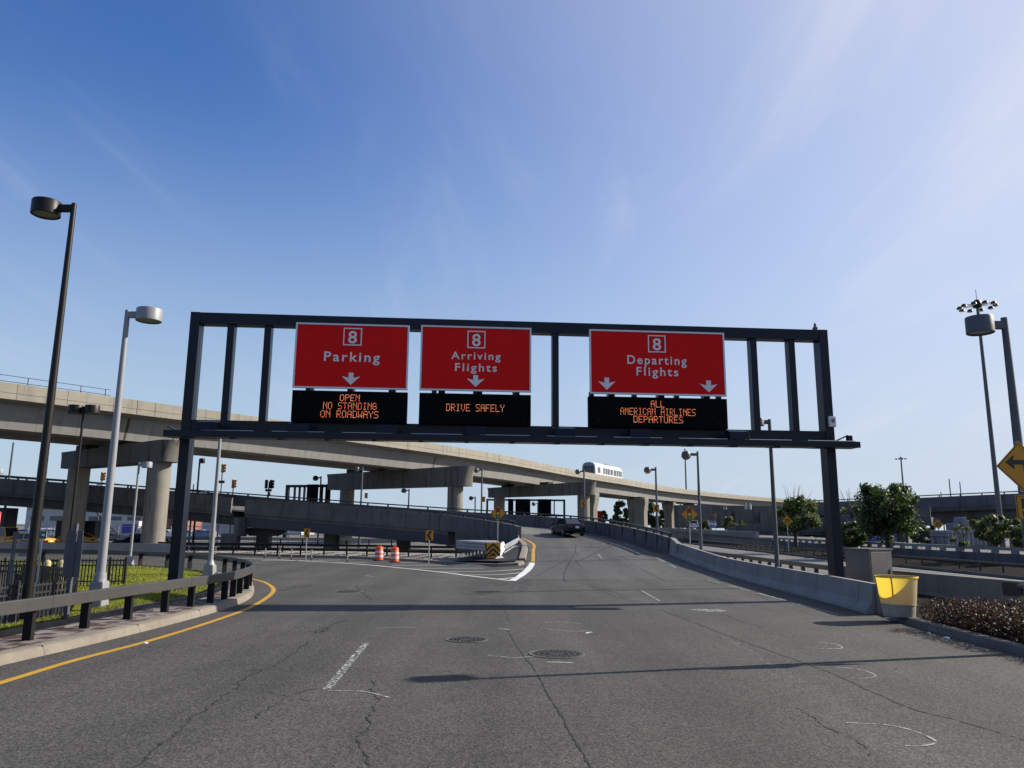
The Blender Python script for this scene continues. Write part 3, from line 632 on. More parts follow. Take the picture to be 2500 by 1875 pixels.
# lighting walkway in front of the bottom beam
m = MB(); W0, W1 = -.18, GLEN+.42
m.box(((W0+W1)/2, -1.18, 5.06), (W1-W0, .09, .20)); m.box(((W0+W1)/2, -.62, 5.05), (W1-W0, .06, .16)); m.box(((W0+W1)/2, -.9, 4.985), (W1-W0-.02, .46, .03))
x = W0+.6
while x < W1-.3:
    m.hexa([(x-.06,-1.2,4.90),(x+.06,-1.2,4.90),(x+.06,-.26,5.0),(x-.06,-.26,5.0),(x-.06,-1.2,4.968),(x+.06,-1.2,4.968),(x+.06,-.26,5.14),(x-.06,-.26,5.14)]); x += 1.45
gbld(m, 'walkway', M['steel_navy'], .006)
for px in (505, 730, 945, 1162, 1378, 1560, 1800):
    x, _ = gl(px, 1045, -1.0); m = MB(); m.hexa([(x-.33,-1.2,5.165),(x+.33,-1.2,5.165),(x+.33,-.75,5.165),(x-.33,-.75,5.165),(x-.33,-1.16,5.44),(x+.33,-1.16,5.44),(x+.33,-.68,5.52),(x-.33,-.68,5.52)]); gbld(m, 'light_fixture', M['steel_navy'], .012)
for x in [W0+1.1+2.15*k_ for k_ in range(10)]:
    m = MB(); m.tube([(x,-1.18,5.17),(x+1.6,-1.18,5.17)], .02, 6); gbld(m, 'conduit', M['galv'], 0)
m = MB(); m.box((W0+.2,-.9,5.22), (.28,.5,.03), M=Matrix.Rotation(.5,3,'Y')); m.tube([(W0+.25,-1.0,5.2),(W0+.23,-1.0,4.80),(W0+.37,-1.0,4.72),(W0+.45,-1.0,4.97)], .012, 5); gbld(m, 'end_bracket', M['steel_navy'], 0)
m = MB(); m.box((W1-.55,-.9,5.26), (.66,.08,.04), M=Matrix.Rotation(-.42,3,'Y')); m.box((W1-.2,-.9,5.26), (.16,.14,.26)); gbld(m, 'end_bracket', M['steel_navy'], 0)
t = MB(); x, z = gl(2027,1030,-.25); t.box((x+.04, -.29, z), (.24, .13, .36)); o = gbld(t, 'control_box', M['white_box'], .015); m = MB(); m.box((x+.05,-.36,z+.03), (.10,.012,.12)); gbld(m, 'window', M['train_glass'], 0, o)
m = MB(); x, z = gl(1997,800,0); m.lathe([(.10,0),(.10,.12),(.05,.16),(.05,.24),(.02,.30)], (GLEN-.25,0,ZT), 10); gbld(m, 'sensor', M['lamp_mid'], 0)

# ---- text outlines from the built-in font
def text_mesh(s, bold=0.012, spacing=1.0):
    c = bpy.data.curves.new('lettering', 'FONT'); c.body = s; c.offset = bold; c.space_character = spacing; c.resolution_u = 6; c.fill_mode = 'FRONT'
    o = bpy.data.objects.new('lettering', c); COL.objects.link(o)
    dg = bpy.context.evaluated_depsgraph_get(); me = bpy.data.meshes.new_from_object(o.evaluated_get(dg))
    vs = [(v.co.x, v.co.y) for v in me.vertices]; fs = [tuple(p.vertices) for p in me.polygons]
    bpy.data.objects.remove(o); bpy.data.curves.remove(c); bpy.data.meshes.remove(me); return vs, fs
CAPS = {}
def put_text(mb, s, cx, zbase, width, capz, y, bold=.012, spacing=1.0, mi=0):
    """text centred on cx with its baseline at zbase, scaled to the given width and capital height"""
    vs, fs = text_mesh(s, bold, spacing)
    if bold not in CAPS: q, _ = text_mesh('H', bold); CAPS[bold] = max(v[1] for v in q)
    x0, x1 = min(v[0] for v in vs), max(v[0] for v in vs); sx = width/(x1-x0); sz = capz/CAPS[bold]
    mb.add([(cx+(vx-(x0+x1)/2)*sx, y, zbase+vz*sz) for vx, vz in vs], fs, mi)
def rect_ring(mb, x0, x1, z0, z1, wd, y, d=.012, mi=0):
    mb.box(((x0+x1)/2, y, z0+wd/2), (x1-x0, d, wd), mi=mi); mb.box(((x0+x1)/2, y, z1-wd/2), (x1-x0, d, wd), mi=mi)
    mb.box((x0+wd/2, y, (z0+z1)/2), (wd, d, z1-z0-2*wd), mi=mi); mb.box((x1-wd/2, y, (z0+z1)/2), (wd, d, z1-z0-2*wd), mi=mi)
SOFF = -.40
def gantry_sign(cn, name, label, box, eight, lines, arrows):
    P = [gl(x, y, SOFF) for x, y in cn]      # TL TR BR BL
    x0 = (P[0][0]+P[3][0])/2; x1 = (P[1][0]+P[2][0])/2; z1 = (P[0][1]+P[1][1])/2; z0 = (P[2][1]+P[3][1])/2
    t = thing(name, GM @ Vector(((x0+x1)/2, SOFF, z0)), label, 'road sign', 'red direction signs on the gantry', GRZ); XF[t.name] = GM @ Matrix.Translation(((x0+x1)/2, SOFF, z0))
    inv = Matrix.Translation((-(x0+x1)/2, -SOFF, -z0))
    def b(m, nm, mat, bev=0): m.v = [tuple(inv @ Vector(v)) for v in m.v]; return m.build(nm, mat, t, world=False, bev=bev)
    m = MB(); m.box(((x0+x1)/2, SOFF+.03, (z0+z1)/2), (x1-x0-.10, .05, z1-z0-.10)); b(m, 'panel', M['sign_red'])
    m = MB(); rect_ring(m, x0, x1, z0, z1, .055, SOFF+.02, .08); b(m, 'border', M['sign_alu'])
    m = MB(); yf = SOFF-.001
    a0, a1 = gl(box[0], box[3], SOFF), gl(box[2], box[1], SOFF)
    q0 = gl(box[0], (box[1]+box[3])/2, SOFF); q1 = gl(box[2], (box[1]+box[3])/2, SOFF); q2 = gl((box[0]+box[2])/2, box[1], SOFF); q3 = gl((box[0]+box[2])/2, box[3], SOFF)
    rect_ring(m, q0[0], q1[0], q3[1], q2[1], .035, yf); 
    h = q2[1]-q3[1]; put_text(m, '8', (q0[0]+q1[0])/2, q3[1]+h*.14, (q1[0]-q0[0])*.47, h*.68, yf-.004, .015)
    b(m, 'route_shield', M['sign_white'])
    for s, xa, xb, yc, yb in lines:
        m = MB(); mid = (xa+xb)/2; l = gl(xa, yb, SOFF); r = gl(xb, yb, SOFF); tp = gl(mid, yc, SOFF); bt = gl(mid, yb, SOFF)
        put_text(m, s, (l[0]+r[0])/2, bt[1], r[0]-l[0], tp[1]-bt[1], yf-.004, .014, 1.25); b(m, 'lettering', M['sign_white'])
    for xa, ya, xb, yb in arrows:
        m = MB(); mid = (xa+xb)/2; l = gl(xa, (ya+yb)/2, SOFF)[0]; r = gl(xb, (ya+yb)/2, SOFF)[0]; tp = gl(mid, ya, SOFF)[1]; bt = gl(mid, yb, SOFF)[1]; c = (l+r)/2; hw = (r-l)/2; h = tp-bt
        m.prism([(c-hw*.27,tp),(c-hw*.27,tp-h*.42),(c-hw,tp-h*.29),(c,bt),(c+hw,tp-h*.29),(c+hw*.27,tp-h*.42),(c+hw*.27,tp)], yf-.006, yf); b(m, 'arrow', M['sign_white'])
    return x0, x1, z0
gantry_sign(((722.8,787.5),(999.7,794.4),(995,951.4),(714,947.3)), 'direction_sign', 'red 8 Parking sign with one white arrow on the gantry', (838.3,800.8,883.5,843.5), None,
    (('Parking',790.5,927,859.6,882.3),), ((834,910,879,940),))
gantry_sign(((1028.5,793.5),(1298,801.3),(1296,958.5),(1023.4,951.9)), 'direction_sign', 'red 8 Arriving Flights sign with one white arrow on the gantry', (1141.2,808,1185,850.4), None,
    (('Arriving',1101.5,1222,859.8,877.5),('Flights',1110.8,1213,887.6,906.3)), ((1139.4,916,1183,944.7),))
gantry_sign(((1438.3,804.4),(1768,812.2),(1773,968.9),(1440,960.4)), 'direction_sign', 'wide red 8 Departing Flights sign with two white arrows on the gantry', (1582,818.7,1625,860.4), None,
    (('Departing',1531.6,1676.4,868.9,889.5),('Flights',1554,1656,897,917.3)), ((1460,922,1502.7,952),(1708.6,929,1751.6,958)))

# ---- LED message boards: 5 x 7 dot letters
F57 = {'A':'01110100011000111111100011000110001','B':'11110100011000111110100011000111110','C':'01110100011000010000100001000101110','D':'11110100011000110001100011000111110','E':'11111100001000011110100001000011111','F':'11111100001000011110100001000010000',
'G':'01110100011000010111100011000101110','I':'01110001000010000100001000010001110','L':'10000100001000010000100001000011111','M':'10001110111010110101100011000110001','N':'10001110011010110011100011000110001','O':'01110100011000110001100011000101110',
'P':'11110100011000111110100001000010000','R':'11110100011000111110101001001010001','S':'01111100001000001110000010000111110','T':'11111001000010000100001000010000100','U':'10001100011000110001100011000101110','V':'10001100011000110001100010101000100','W':'10001100011000110101101011101110001','Y':'10001100010101000100001000010000100',' ':'0'*35}
def board(cn, label, lines, npost):
    P = [gl(x, y, SOFF) for x, y in cn]
    x0 = (P[0][0]+P[3][0])/2; x1 = (P[1][0]+P[2][0])/2; z1 = (P[0][1]+P[1][1])/2; z0 = ZB-.02
    t = thing('message_board', GM @ Vector(((x0+x1)/2, SOFF, z0)), label, 'message board', 'lit message boards below the red signs', GRZ); XF[t.name] = GM @ Matrix.Translation(((x0+x1)/2, SOFF, z0))
    inv = Matrix.Translation((-(x0+x1)/2, -SOFF, -z0))
    def b(m, nm, mat, bev=0): m.v = [tuple(inv @ Vector(v)) for v in m.v]; return m.build(nm, mat, t, world=False, bev=bev)
    m = MB(); m.box(((x0+x1)/2, SOFF+.06, (z0+z1)/2), (x1-x0, .24, z1-z0)); b(m, 'cabinet', M['led_black'], .012)
    for k_ in range(npost):
        m = MB(); m.box((x0+(x1-x0)*(.13+.74*k_/(npost-1)) if npost < 4 else x0+.12+(x1-x0-.36)*k_/(npost-1), SOFF+.1, z1+.07), (.16,.14,.18)); b(m, 'bracket', M['steel_navy'])
    for u, v in ((.07,.9),(.93,.9),(.07,.18),(.93,.18)):
        m = MB(); m.tube([(x0+(x1-x0)*u,SOFF-.06,z0+(z1-z0)*v),(x0+(x1-x0)*u,SOFF-.085,z0+(z1-z0)*v)], .03, 8); b(m, 'latch', M['rail_black'])
    yf = SOFF-.066
    for s, xa, xb, ya, yb in lines:
        l = gl(xa, (ya+yb)/2, yf); r = gl(xb, (ya+yb)/2, yf); tp = gl((xa+xb)/2, ya, yf); bt = gl((xa+xb)/2, yb, yf)
        px_ = (r[0]-l[0])/(6*len(s)-1); pz = (tp[1]-bt[1])/7.6; rr_ = min(px_, pz)*.36
        for i, ch in enumerate(s):
            g_ = F57[ch]; m = MB()
            if ch == ' ': continue
            for row in range(7):
                for c in range(5):
                    if g_[row*5+c] == '1':
                        x = l[0]+(i*6+c+.5)*px_; z = tp[1]-(row+.5)*pz*1.08
                        m.add([(x+rr_*cos(a*pi/3), yf, z+rr_*sin(a*pi/3)) for a in range(6)], [(0,1,2,3,4,5)], random.choice((0,0,0,1,1,2)))
            b(m, 'lit_letter', M['led'])
board(((714,953.6),(995.6,957.7),(993,1031.8),(711,1028)), 'black message board reading open no standing on roadways', (('OPEN',829.7,878.5,963,979.6),('NO STANDING',788.6,919.6,982.3,1000),('ON ROADWAYS',782,923.7,1002.3,1020.4)), 3)
board(((1023.9,959.7),(1296,964.6),(1295.5,1036.6),(1022.3,1032)), 'black message board reading drive safely in one line', (('DRIVE SAFELY',1089,1231.5,986.5,1005),), 3)
board(((1436.6,967.9),(1774,974),(1775.7,1047),(1436.6,1038.4)), 'black message board reading all airline departures under the Departing sign', (('ALL',1589,1622,978,995),('AMERICAN AIRLINES',1514.6,1698.4,996.5,1014.5),('DEPARTURES',1546.5,1668,1015.8,1033)), 4)

# ================================================================ ELEVATED RAIL VIADUCT
GZ = 12.65
GE = spline([(-52,40,GZ),(-44.5,49,GZ),(-38.07,56.23,GZ),(-30.57,66.13,GZ),(-24.2,74.8,GZ),(-10.1,96.5,GZ),(-1.94,110.8,GZ),(3.6,122.6,GZ),(11.64,140.5,GZ),(23.6,164,GZ),(36.75,190,GZ),(51.6,214,GZ),(69.98,239,GZ),(90,262,GZ),(125,297,GZ)], 2.0)
GW = 11.4; GW1 = 5.4; GU2 = 6.0      # two single-track girders side by side
via = thing('rail_viaduct', (GE[0].x, GE[0].y, 0), 'long curved concrete rail viaduct crossing behind the gantry', 'viaduct')
prof_par = [(0,0),(0,-.74),(0.035,-.745),(0.035,-.765),(0,-.77),(0,-1.22),(.30,-1.25),(.30,-1.05),(.26,0)]
m = MB(); m.sweep(prof_par, GE)
for p, t in along(GE, 3.6, 0, 1.0):
    nn = Vector((-t.y, t.x, 0)); a = p-nn*.006
    m.hexa([a+Vector((0,0,-1.2))-t*.012, a+Vector((0,0,-1.2))+t*.012, a+nn*.2+Vector((0,0,-1.2))+t*.012, a+nn*.2+Vector((0,0,-1.2))-t*.012, a+Vector((0,0,.004))-t*.012, a+Vector((0,0,.004))+t*.012, a+nn*.2+Vector((0,0,.004))+t*.012, a+nn*.2+Vector((0,0,.004))-t*.012], 1)
m.build('parapet', [M['concrete'], M['joint']], via, smooth=20)
m = MB(); m.sweep([(GW-u, z) for u, z in reversed(prof_par)], GE); m.build('parapet', M['concrete'], via, smooth=20)
for u0 in (0, GU2):
    m = MB(); m.sweep([(u0+.302,-1.06),(u0+.302,-1.27),(u0+1.2,-1.45),(u0+1.7,-3.30),(u0+GW1-1.7,-3.30),(u0+GW1-1.2,-1.45),(u0+GW1-.302,-1.27),(u0+GW1-.302,-1.06)], GE)
    if u0 == 0:
        for p, t in along(GE, 3.05, 0, .4):
            nn = Vector((-t.y, t.x, 0)); a = p+nn*1.20+Vector((0,0,-1.45)); b = p+nn*1.70+Vector((0,0,-3.30)); e = (nn*(-1.85)+Vector((0,0,-.5))).normalized()*.006
            m.add([a+e-t*.012, a+e+t*.012, b+e+t*.012, b+e-t*.012], [(0,1,2,3)], 1)
    m.build('box_girder', [M['concrete_web'], M['kerb_dark']], via, smooth=20)
for u0 in (GW1-.30, GU2+.02):
    m = MB(); m.sweep([(u0,-1.27),(u0+.28,-1.27),(u0+.28,-.35),(u0,-.35)], GE); m.build('inner_parapet', M['concrete_web'], via)
PIERS = [((-41.3,72.4),(-28.2,63.4),1.85,.92), ((-24.1,105.4),(-5.4,92.6),2.1,.95), ((-3.2,135.5),(12.2,119.5),2.0,.95)]
# broad dark joint stains where spans meet
m = MB()
for pc in ((-31.6,64.7),(-9.0,97.6),(9.0,134.0)):
    i = min(range(len(GE)), key=lambda k_: hypot(GE[k_].x-pc[0], GE[k_].y-pc[1])); p = GE[i]; t = (GE[i+1]-GE[i]).normalized(); nn = Vector((-t.y, t.x, 0))
    a = p+nn*1.20+Vector((0,0,-1.45)); b = p+nn*1.70+Vector((0,0,-3.30)); e = (nn*(-1.85)+Vector((0,0,-.5))).normalized()*.012
    m.add([a+e-t*.10, a+e+t*.16, b+e+t*.10, b+e-t*.07], [(0,1,2,3)]); q = p-nn*.010
    m.add([q-t*.02, q+t*.03, q+t*.03+Vector((0,0,-1.2)), q-t*.02+Vector((0,0,-1.2))], [(0,1,2,3)])
m.build('expansion_joint', M['rust'], via)
# track plinths
m = MB()
for u in (1.7,3.4,7.7,9.4): m.sweep([(u,-1.06),(u+.25,-1.06),(u+.25,-.85),(u,-.85)], GE)
m.build('track_plinth', M['concrete_web'], via)
# walkway handrail on the parapet, near end only
hp = [p for p in GE if p.y < 63.2]
m = MB()
for zz in (.62, .17): m.tube([q+Vector((0,0,zz)) for q in offs(hp, .5)], .022, 6)
for q, t in along(offs(hp, .5), 1.95): m.tube([q+Vector((0,0,-.2)), q+Vector((0,0,.63))], .028, 6)
m.build('handrail', M['rail_black'], via)
def bent(l, r, wd, rc, label, zt, zb, cl, cr, sgn=True):
    c = Vector(((l[0]+r[0])/2, (l[1]+r[1])/2, 0)); t = thing('viaduct_pier', c, label, 'pier', 'concrete piers carrying the viaduct')
    L = Vector((l[0], l[1], 0)); Rr = Vector((r[0], r[1], 0)); d = (Rr-L).normalized(); q = Vector((-d.y, d.x, 0)); ln = (Rr-L).length
    T = Matrix.Translation(L) @ Matrix.Rotation(atan2(d.y, d.x), 4, 'Z')
    m = MB(); hw_ = wd/2; out_ = []
    for side in (1, -1):
        for k_ in range(9):
            a = (-90+180*k_/8) if side == 1 else (90+180*k_/8)
            out_.append(((ln if side == 1 else 0.0), cos(radians(a)), sin(radians(a))*hw_))
    lo = [T @ Vector((x+(c*hw_*.55), y, zb)) for x, c, y in out_]
    md = [T @ Vector((x+(c*hw_*.62), y, zb+(zt-zb)*.55)) for x, c, y in out_]
    hi = [T @ Vector((x+(c*hw_*.95), y, zt-(.28 if x < 1 else 0.0))) for x, c, y in out_]
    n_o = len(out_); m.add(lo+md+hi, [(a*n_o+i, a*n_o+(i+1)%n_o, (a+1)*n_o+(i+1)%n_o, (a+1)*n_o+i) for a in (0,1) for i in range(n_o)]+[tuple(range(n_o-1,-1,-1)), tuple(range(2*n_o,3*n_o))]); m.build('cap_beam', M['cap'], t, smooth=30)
    for u in (cl, ln-cr):
        p = L+d*u; m = MB(); m.lathe([(rc, -.1), (rc, zb+.0)], p, 32); cc = m.build('column', M['concrete_pier'], t, smooth=40)
    # bearings
    for u in (.17,.58):
        p = L+d*(ln*u); m = MB(); m.box((p.x,p.y,zt+.02), (1.9,1.2,.5), atan2(d.y,d.x)); m.build('bearing', M['joint'], t)
    return t, L, d, ln
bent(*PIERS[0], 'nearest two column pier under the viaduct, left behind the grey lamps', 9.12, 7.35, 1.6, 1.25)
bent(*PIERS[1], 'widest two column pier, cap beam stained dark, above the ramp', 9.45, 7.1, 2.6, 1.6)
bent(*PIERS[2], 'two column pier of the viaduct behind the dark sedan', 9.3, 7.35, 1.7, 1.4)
# stencilled plates on columns
def flare(x, y, rz, w0, w1, dep, zt, label):
    t = thing('viaduct_pier', (x, y, 0), label, 'pier', 'concrete piers carrying the viaduct', rz)
    m = MB(); m.prism([(-w0/2,-.1),(w0/2,-.1),(w0/2,zt-3.2),(w1/2*.9+w0*.05,zt-1.2),(w1/2,zt),(-w1/2,zt),(-w1/2*.9-w0*.05,zt-1.2),(-w0/2,zt-3.2)], -dep/2, dep/2); m.build('column', M['concrete_pier'], t, world=False, bev=.25, smooth=35)
    m = MB(); m.box((0,0,zt+.12), (w0*.7,dep*.7,.3)); m.build('bearing', M['joint'], t, world=False)
flare(15.6, 152, -.62, 2.0, 3.0, 2.0, 9.1, 'flared single pier lit brown just right of the sedan'); flare(29.0, 178, -.6, 3.9, 4.6, 2.2, 9.1, 'wide wall like pier before the trees under the viaduct'); flare(41.6, 205, -.6, 2.1, 3.4, 2.0, 9.1, 'slim flared pier left of the signal ahead diamond'); flare(50.2, 218, -.6, 2.3, 3.6, 2.2, 9.1, 'flared pier partly hidden by the yellow signal ahead diamond')

# ================================================================ TRAIN
i = min(range(len(GE)), key=lambda k_: abs(GE[k_].y-152.5)); tp = GE[i]; tt = (GE[i+4]-GE[i-1]); tt.z = 0; tt.normalize(); tn = Vector((-tt.y, tt.x, 0))
tr = thing('train', tp+tn*2.65+Vector((0,0,-.9)), 'small white driverless train car riding on the viaduct', 'train', rz=atan2(tt.y, tt.x))
XF[tr.name] = Matrix.Translation(tr.location) @ Matrix.Rotation(tr.rotation_euler.z, 4, 'Z')
sec = [(1.42,.35),(1.5,.9),(1.5,2.2),(1.42,2.95),(1.05,3.40),(.4,3.58)]
ring = [(-y, z) for y, z in sec] + [(y, z) for y, z in reversed(sec)]
m = MB(); Lr = 16.2; rs = []
for xx, sc_, dz in ((0,.90,.0),(.12,.97,.0),(.5,1.0,0),(Lr-.4,1.0,0),(Lr,.95,0)): rs.append([(xx, y*sc_, .35+(z-.35)*(sc_*.5+.5)+dz) for y, z in ring])
n = len(ring)
m.add([v for r in rs for v in r], [(a*n+j, a*n+(j+1)%n, (a+1)*n+(j+1)%n, (a+1)*n+j) for a in range(4) for j in range(n)]+[tuple(range(4*n, 5*n))]); m.build('body', M['train_white'], tr, world=False, smooth=35)
m = MB(); m.add([(0, y*.90, .35+(z-.35)*.95) for y, z in ring], [tuple(range(n-1,-1,-1))]); m.build('front_end', M['train_grey'], tr, world=False)
m = MB(); m.prism([(-.95,1.45),(.95,1.45),(1.08,2.75),(-1.08,2.75)], -.03, .0, T=Matrix.Rotation(-pi/2,4,'Z')); fw = m.build('windshield', M['train_glass_dark'], tr, world=False)
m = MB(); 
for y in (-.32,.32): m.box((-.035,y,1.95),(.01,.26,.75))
m.build('painted_reflection', M['box_pale'], fw, world=False)  # pale rectangles painted as reflections on the windshield
for side in (-1.512, 1.512):
    for xx, ww in ((1.5,1.5),(4.5,.75),(5.55,.75),(7.0,1.5),(8.9,1.5),(10.9,1.5),(12.55,.7),(13.55,.7),(14.8,.9)):
        m = MB(); m.box((xx+.4,side,2.0),(ww,.02,1.15)); m.build('window', M['train_glass'], tr, world=False)
    for xx in (4.1,12.2):
        m = MB()
        for q in (0,2.0): m.box((xx+q+.25,side,1.65),(.05,.03,2.4))
        m.build('door_frame', M['joint'], tr, world=False)
    m = MB(); m.box((4.6,side,.95),(5.6,.02,.14)); m.box((12.6,side,.95),(5.4,.02,.14)); m.build('side_stripe', M['train_grey'], tr, world=False)
m = MB(); m.box((9.3,0,3.62),(2.6,1.6,.2)); m.box((2.0,0,3.6),(.5,.5,.16)); m.box((12,0,3.6),(.4,.4,.2)); m.build('roof_unit', M['train_grey'], tr, world=False, bev=.05)
m = MB()
for xx in (2.4,13.6):
    for y in (-.9,.9): m.tube([(xx,y-.15,.2),(xx,y+.15,.2)],.34,14)
m.build('bogie', M['rubber'], tr, world=False)

# ================================================================ RAMP BRIDGE
rb = thing('ramp_bridge', (IN[0].x, 62, 0), 'curved elevated road ramp with dark steel girder sweeping left behind the drums', 'bridge')
inp = [p for p in INNER if not (p.y < 60.8 and p.x > 0)]; tipi = INNER.index(inp[0])
outp = [p for p in OUTER if not (p.y < 50.5 and p.x > 5)]
# the inner parapet lies right of travel = outside deck; left of travel is +u
jx = -25.6
ia = [p for p in inp if p.x > jx]; ib = [p for p in inp if p.x <= jx+.9]
par = [(.0,-.30),(.0,1.07),(.28,1.07),(.34,.2),(.34,-.30)]
m = MB(); m.sweep(par, ia); m.build('parapet', M['concrete_old'], rb, smooth=20)
m = MB(); m.sweep(par, [p for p in inp if p.x <= jx-.03]); m.build('parapet', M['concrete_old'], rb, smooth=20)
opar = [(-.30,-.30),(-.36,1.07),(-.08,1.07),(0,.25),(0.02,-.30)]
m = MB(); m.sweep(opar, outp); m.build('parapet', M['concrete_old'], rb, smooth=20)
m = MB()
for p, t in along(inp, 2.4, .347): m.box(p+Vector((0,0,.4)), (.02,.012,1.3), atan2(t.y,t.x))
for p, t in along(outp, 3.2, -.02): m.box(p+Vector((0,0,.5)), (.02,.09,1.1), atan2(t.y,t.x))
m.build('parapet_joint', M['joint'], rb)
for pth, u0, st0 in ((inp, .14, 1), (outp, -.2, 0)):
    m = MB(); q = offs(pth, u0); m.sweep([(-.07,1.25),(.07,1.25),(.07,1.38),(-.07,1.38)], q[st0:])
    for p, t in along(q[st0:], 2.2, 0, .4): m.box(p+Vector((0,0,1.16)), (.16,.12,.2), atan2(t.y,t.x))
    m.build('bridge_rail', M['rail_dark'], rb)
# haunch band and steel box girder along the inner side, right of the joint; concrete soffit beam to the left
wl_ = [p for p in ia if p.x < -4.6]
m = MB(); m.sweep([(.20,-.305),(.20,-.62),(-8.6,-.62),(-8.6,-.305)], wl_); m.build('deck_slab', M['concrete_old'], rb)
m = MB(); dpt = 1.28
m.sweep([(.12,-.625),(-.12,-dpt-.25),(-3.2,-dpt-.25),(-3.4,-.625)], wl_); m.build('girder', M['steel_girder'], rb)
m = MB(); e = wl_[-1]; tE = (wl_[-1]-wl_[-2]).normalized(); nE = Vector((-tE.y,tE.x,0)); m.box(e+nE*(.12)+tE*.35+Vector((0,0,-1.55)), (.9,.9,1.75), atan2(tE.y,tE.x)); m.build('end_plate', M['box_pale'], rb, bev=.02)
wr_ = [p for p in ia if p.x >= -4.7]
A1 = [Vector((p.x,p.y,p.z-.302)) for p in offs(wr_, .05)]; B1 = [Vector((p.x,p.y,-.05)) for p in offs(wr_, .05)]
A2 = [Vector((p.x,p.y,p.z-.302)) for p in offs(wr_, .30)]; B2 = [Vector((p.x,p.y,-.05)) for p in offs(wr_, .30)]
n_w = len(A1); m.add(A1+B1+A2+B2, [f for i in range(n_w-1) for f in ((i,i+1,n_w+i+1,n_w+i),(2*n_w+i,2*n_w+i+1,3*n_w+i+1,3*n_w+i),(i,i+1,2*n_w+i+1,2*n_w+i))]+[(n_w-1,3*n_w-1,4*n_w-1,2*n_w-1),(0,2*n_w,3*n_w,n_w)]); m.build('retaining_wall', M['concrete_old'], rb)
m = MB()
for p, t in along(wr_, 1.3, .0, .3):
    nn = Vector((-t.y,t.x,0)); h = max(.3, p.z*.8)
    q0, q1 = p+nn*.29, p+nn*.36
    m.hexa([q0-t*.1+Vector((0,0,-.35-h)), q0+t*.1+Vector((0,0,-.35-h)), q1+t*.1+Vector((0,0,-.35-h)), q1-t*.1+Vector((0,0,-.35-h)), q0-t*.1+Vector((0,0,-.33)), q0+t*.1+Vector((0,0,-.33)), q1+t*.1+Vector((0,0,-.33)), q1-t*.1+Vector((0,0,-.33))])
m.build('wall_rib', M['concrete_old'], rb)
m = MB(); p = wr_[-1]; m.box((p.x+.1,p.y-.25,p.z/2-.25), (.9,.7,p.z+.4)); m.build('abutment', M['concrete_old'], rb)
m = MB(); m.sweep([(.22,-.302),(.22,-.62),(-.7,-.64),(-.85,-1.5),(-8.2,-1.5),(-8.6,-.64),(-8.8,-.302)], [p for p in inp if p.x <= jx-.04]); m.build('deck_girder', M['concrete_old'], rb)
for (x, y), r, zt in (((-17.6,77.2),.75,1.75), ((-10.5,77),.7,1.2)):
    m = MB(); m.lathe([(r,-.1),(r,zt)], (x,y,0), 28); m.build('column', M['concrete_pier'], rb, smooth=40)
m = MB(); x, y = -26.2, 73.4; m.box((x,y,.75), (1.45,1.3,1.5)); m.build('column', M['concrete_old'], rb, bev=.04)
m = MB(); m.hexa([(-25.0,75,1.3),(-22.6,75,1.3),(-22.6,76.4,1.3),(-25.0,76.4,1.3),(-26.2,75,2.05),(-21.4,75,2.05),(-21.4,76.4,2.05),(-26.2,76.4,2.05)]); m.box((-23.8,75.7,.6),(1.2,1.1,1.4)); m.build('column', M['rail_dark'], rb)
m = MB(); m.lathe([(.6,-.1),(.6,3.6)], (-44,79,0), 20); m.build('column', M['concrete_old'], rb, smooth=40)
m = MB(); m.box((-52.5,78,1.9),(5,2.2,3.8),.1); m.build('abutment', M['concrete_old'], rb)

# ================================================================ BARRIERS, WALLS AND RAILS
jb = thing('jersey_barrier', (10.2, 22.3, 0), 'long shaded concrete safety barrier along the right side of the road', 'barrier')
JP = spline([(9.98,22.35,0),(10.15,25,0),(10.35,30,0),(10.6,36,0),(10.62,40,zramp(40)),(10.58,44,zramp(44)),(10.38,49.6,zramp(49.6))], .8)
jp = [(.02,-.05),(.0,.08),(-.17,.30),(-.24,.82),(-.40,.82),(-.47,.30),(-.64,.08),(-.66,-.05)]
m = MB(); m.sweep(jp, JP); m.build('wall', M['concrete_bar'], jb, smooth=15)
m = MB()
for p, t in along(JP, 3.66, 0, 1.0):
    nn = Vector((-t.y, t.x, 0))
    for (u0, z0), (u1, z1) in zip(jp[1:3], jp[2:4]):
        a = p+nn*(u0+.004)+Vector((0,0,z0+.003)); b = p+nn*(u1+.004)+Vector((0,0,z1+.003)); m.add([a-t*.012, a+t*.012, b+t*.012, b-t*.012], [(0,1,2,3)])
m.build('joint', M['joint'], jb)
m = MB(); m.box((10.44,22.20,.43),(.40,.24,.86),.67); m.build('end_block', M['concrete_tan'], jb, bev=.03)
# transition from the low barrier up to the ramp parapet
P0 = JP[-1]; P1 = outp[0]; m = MB(); d = (P1-P0)
def sect(p, h): return [p+Vector((-.03,0,-.1)), p+Vector((.62,0,-.1)), p+Vector((.42,0,h)), p+Vector((.12,0,h))]
P1 = Vector((P1.x, P1.y, P1.z)); a = sect(P0, .822); b = sect(P0.lerp(P1, .9), 1.08)
m.add(a+b, [(0,1,2,3),(7,6,5,4),(0,4,5,1),(1,5,6,2),(2,6,7,3),(3,7,4,0)]); m.build('transition_block', M['concrete_bar'], jb)

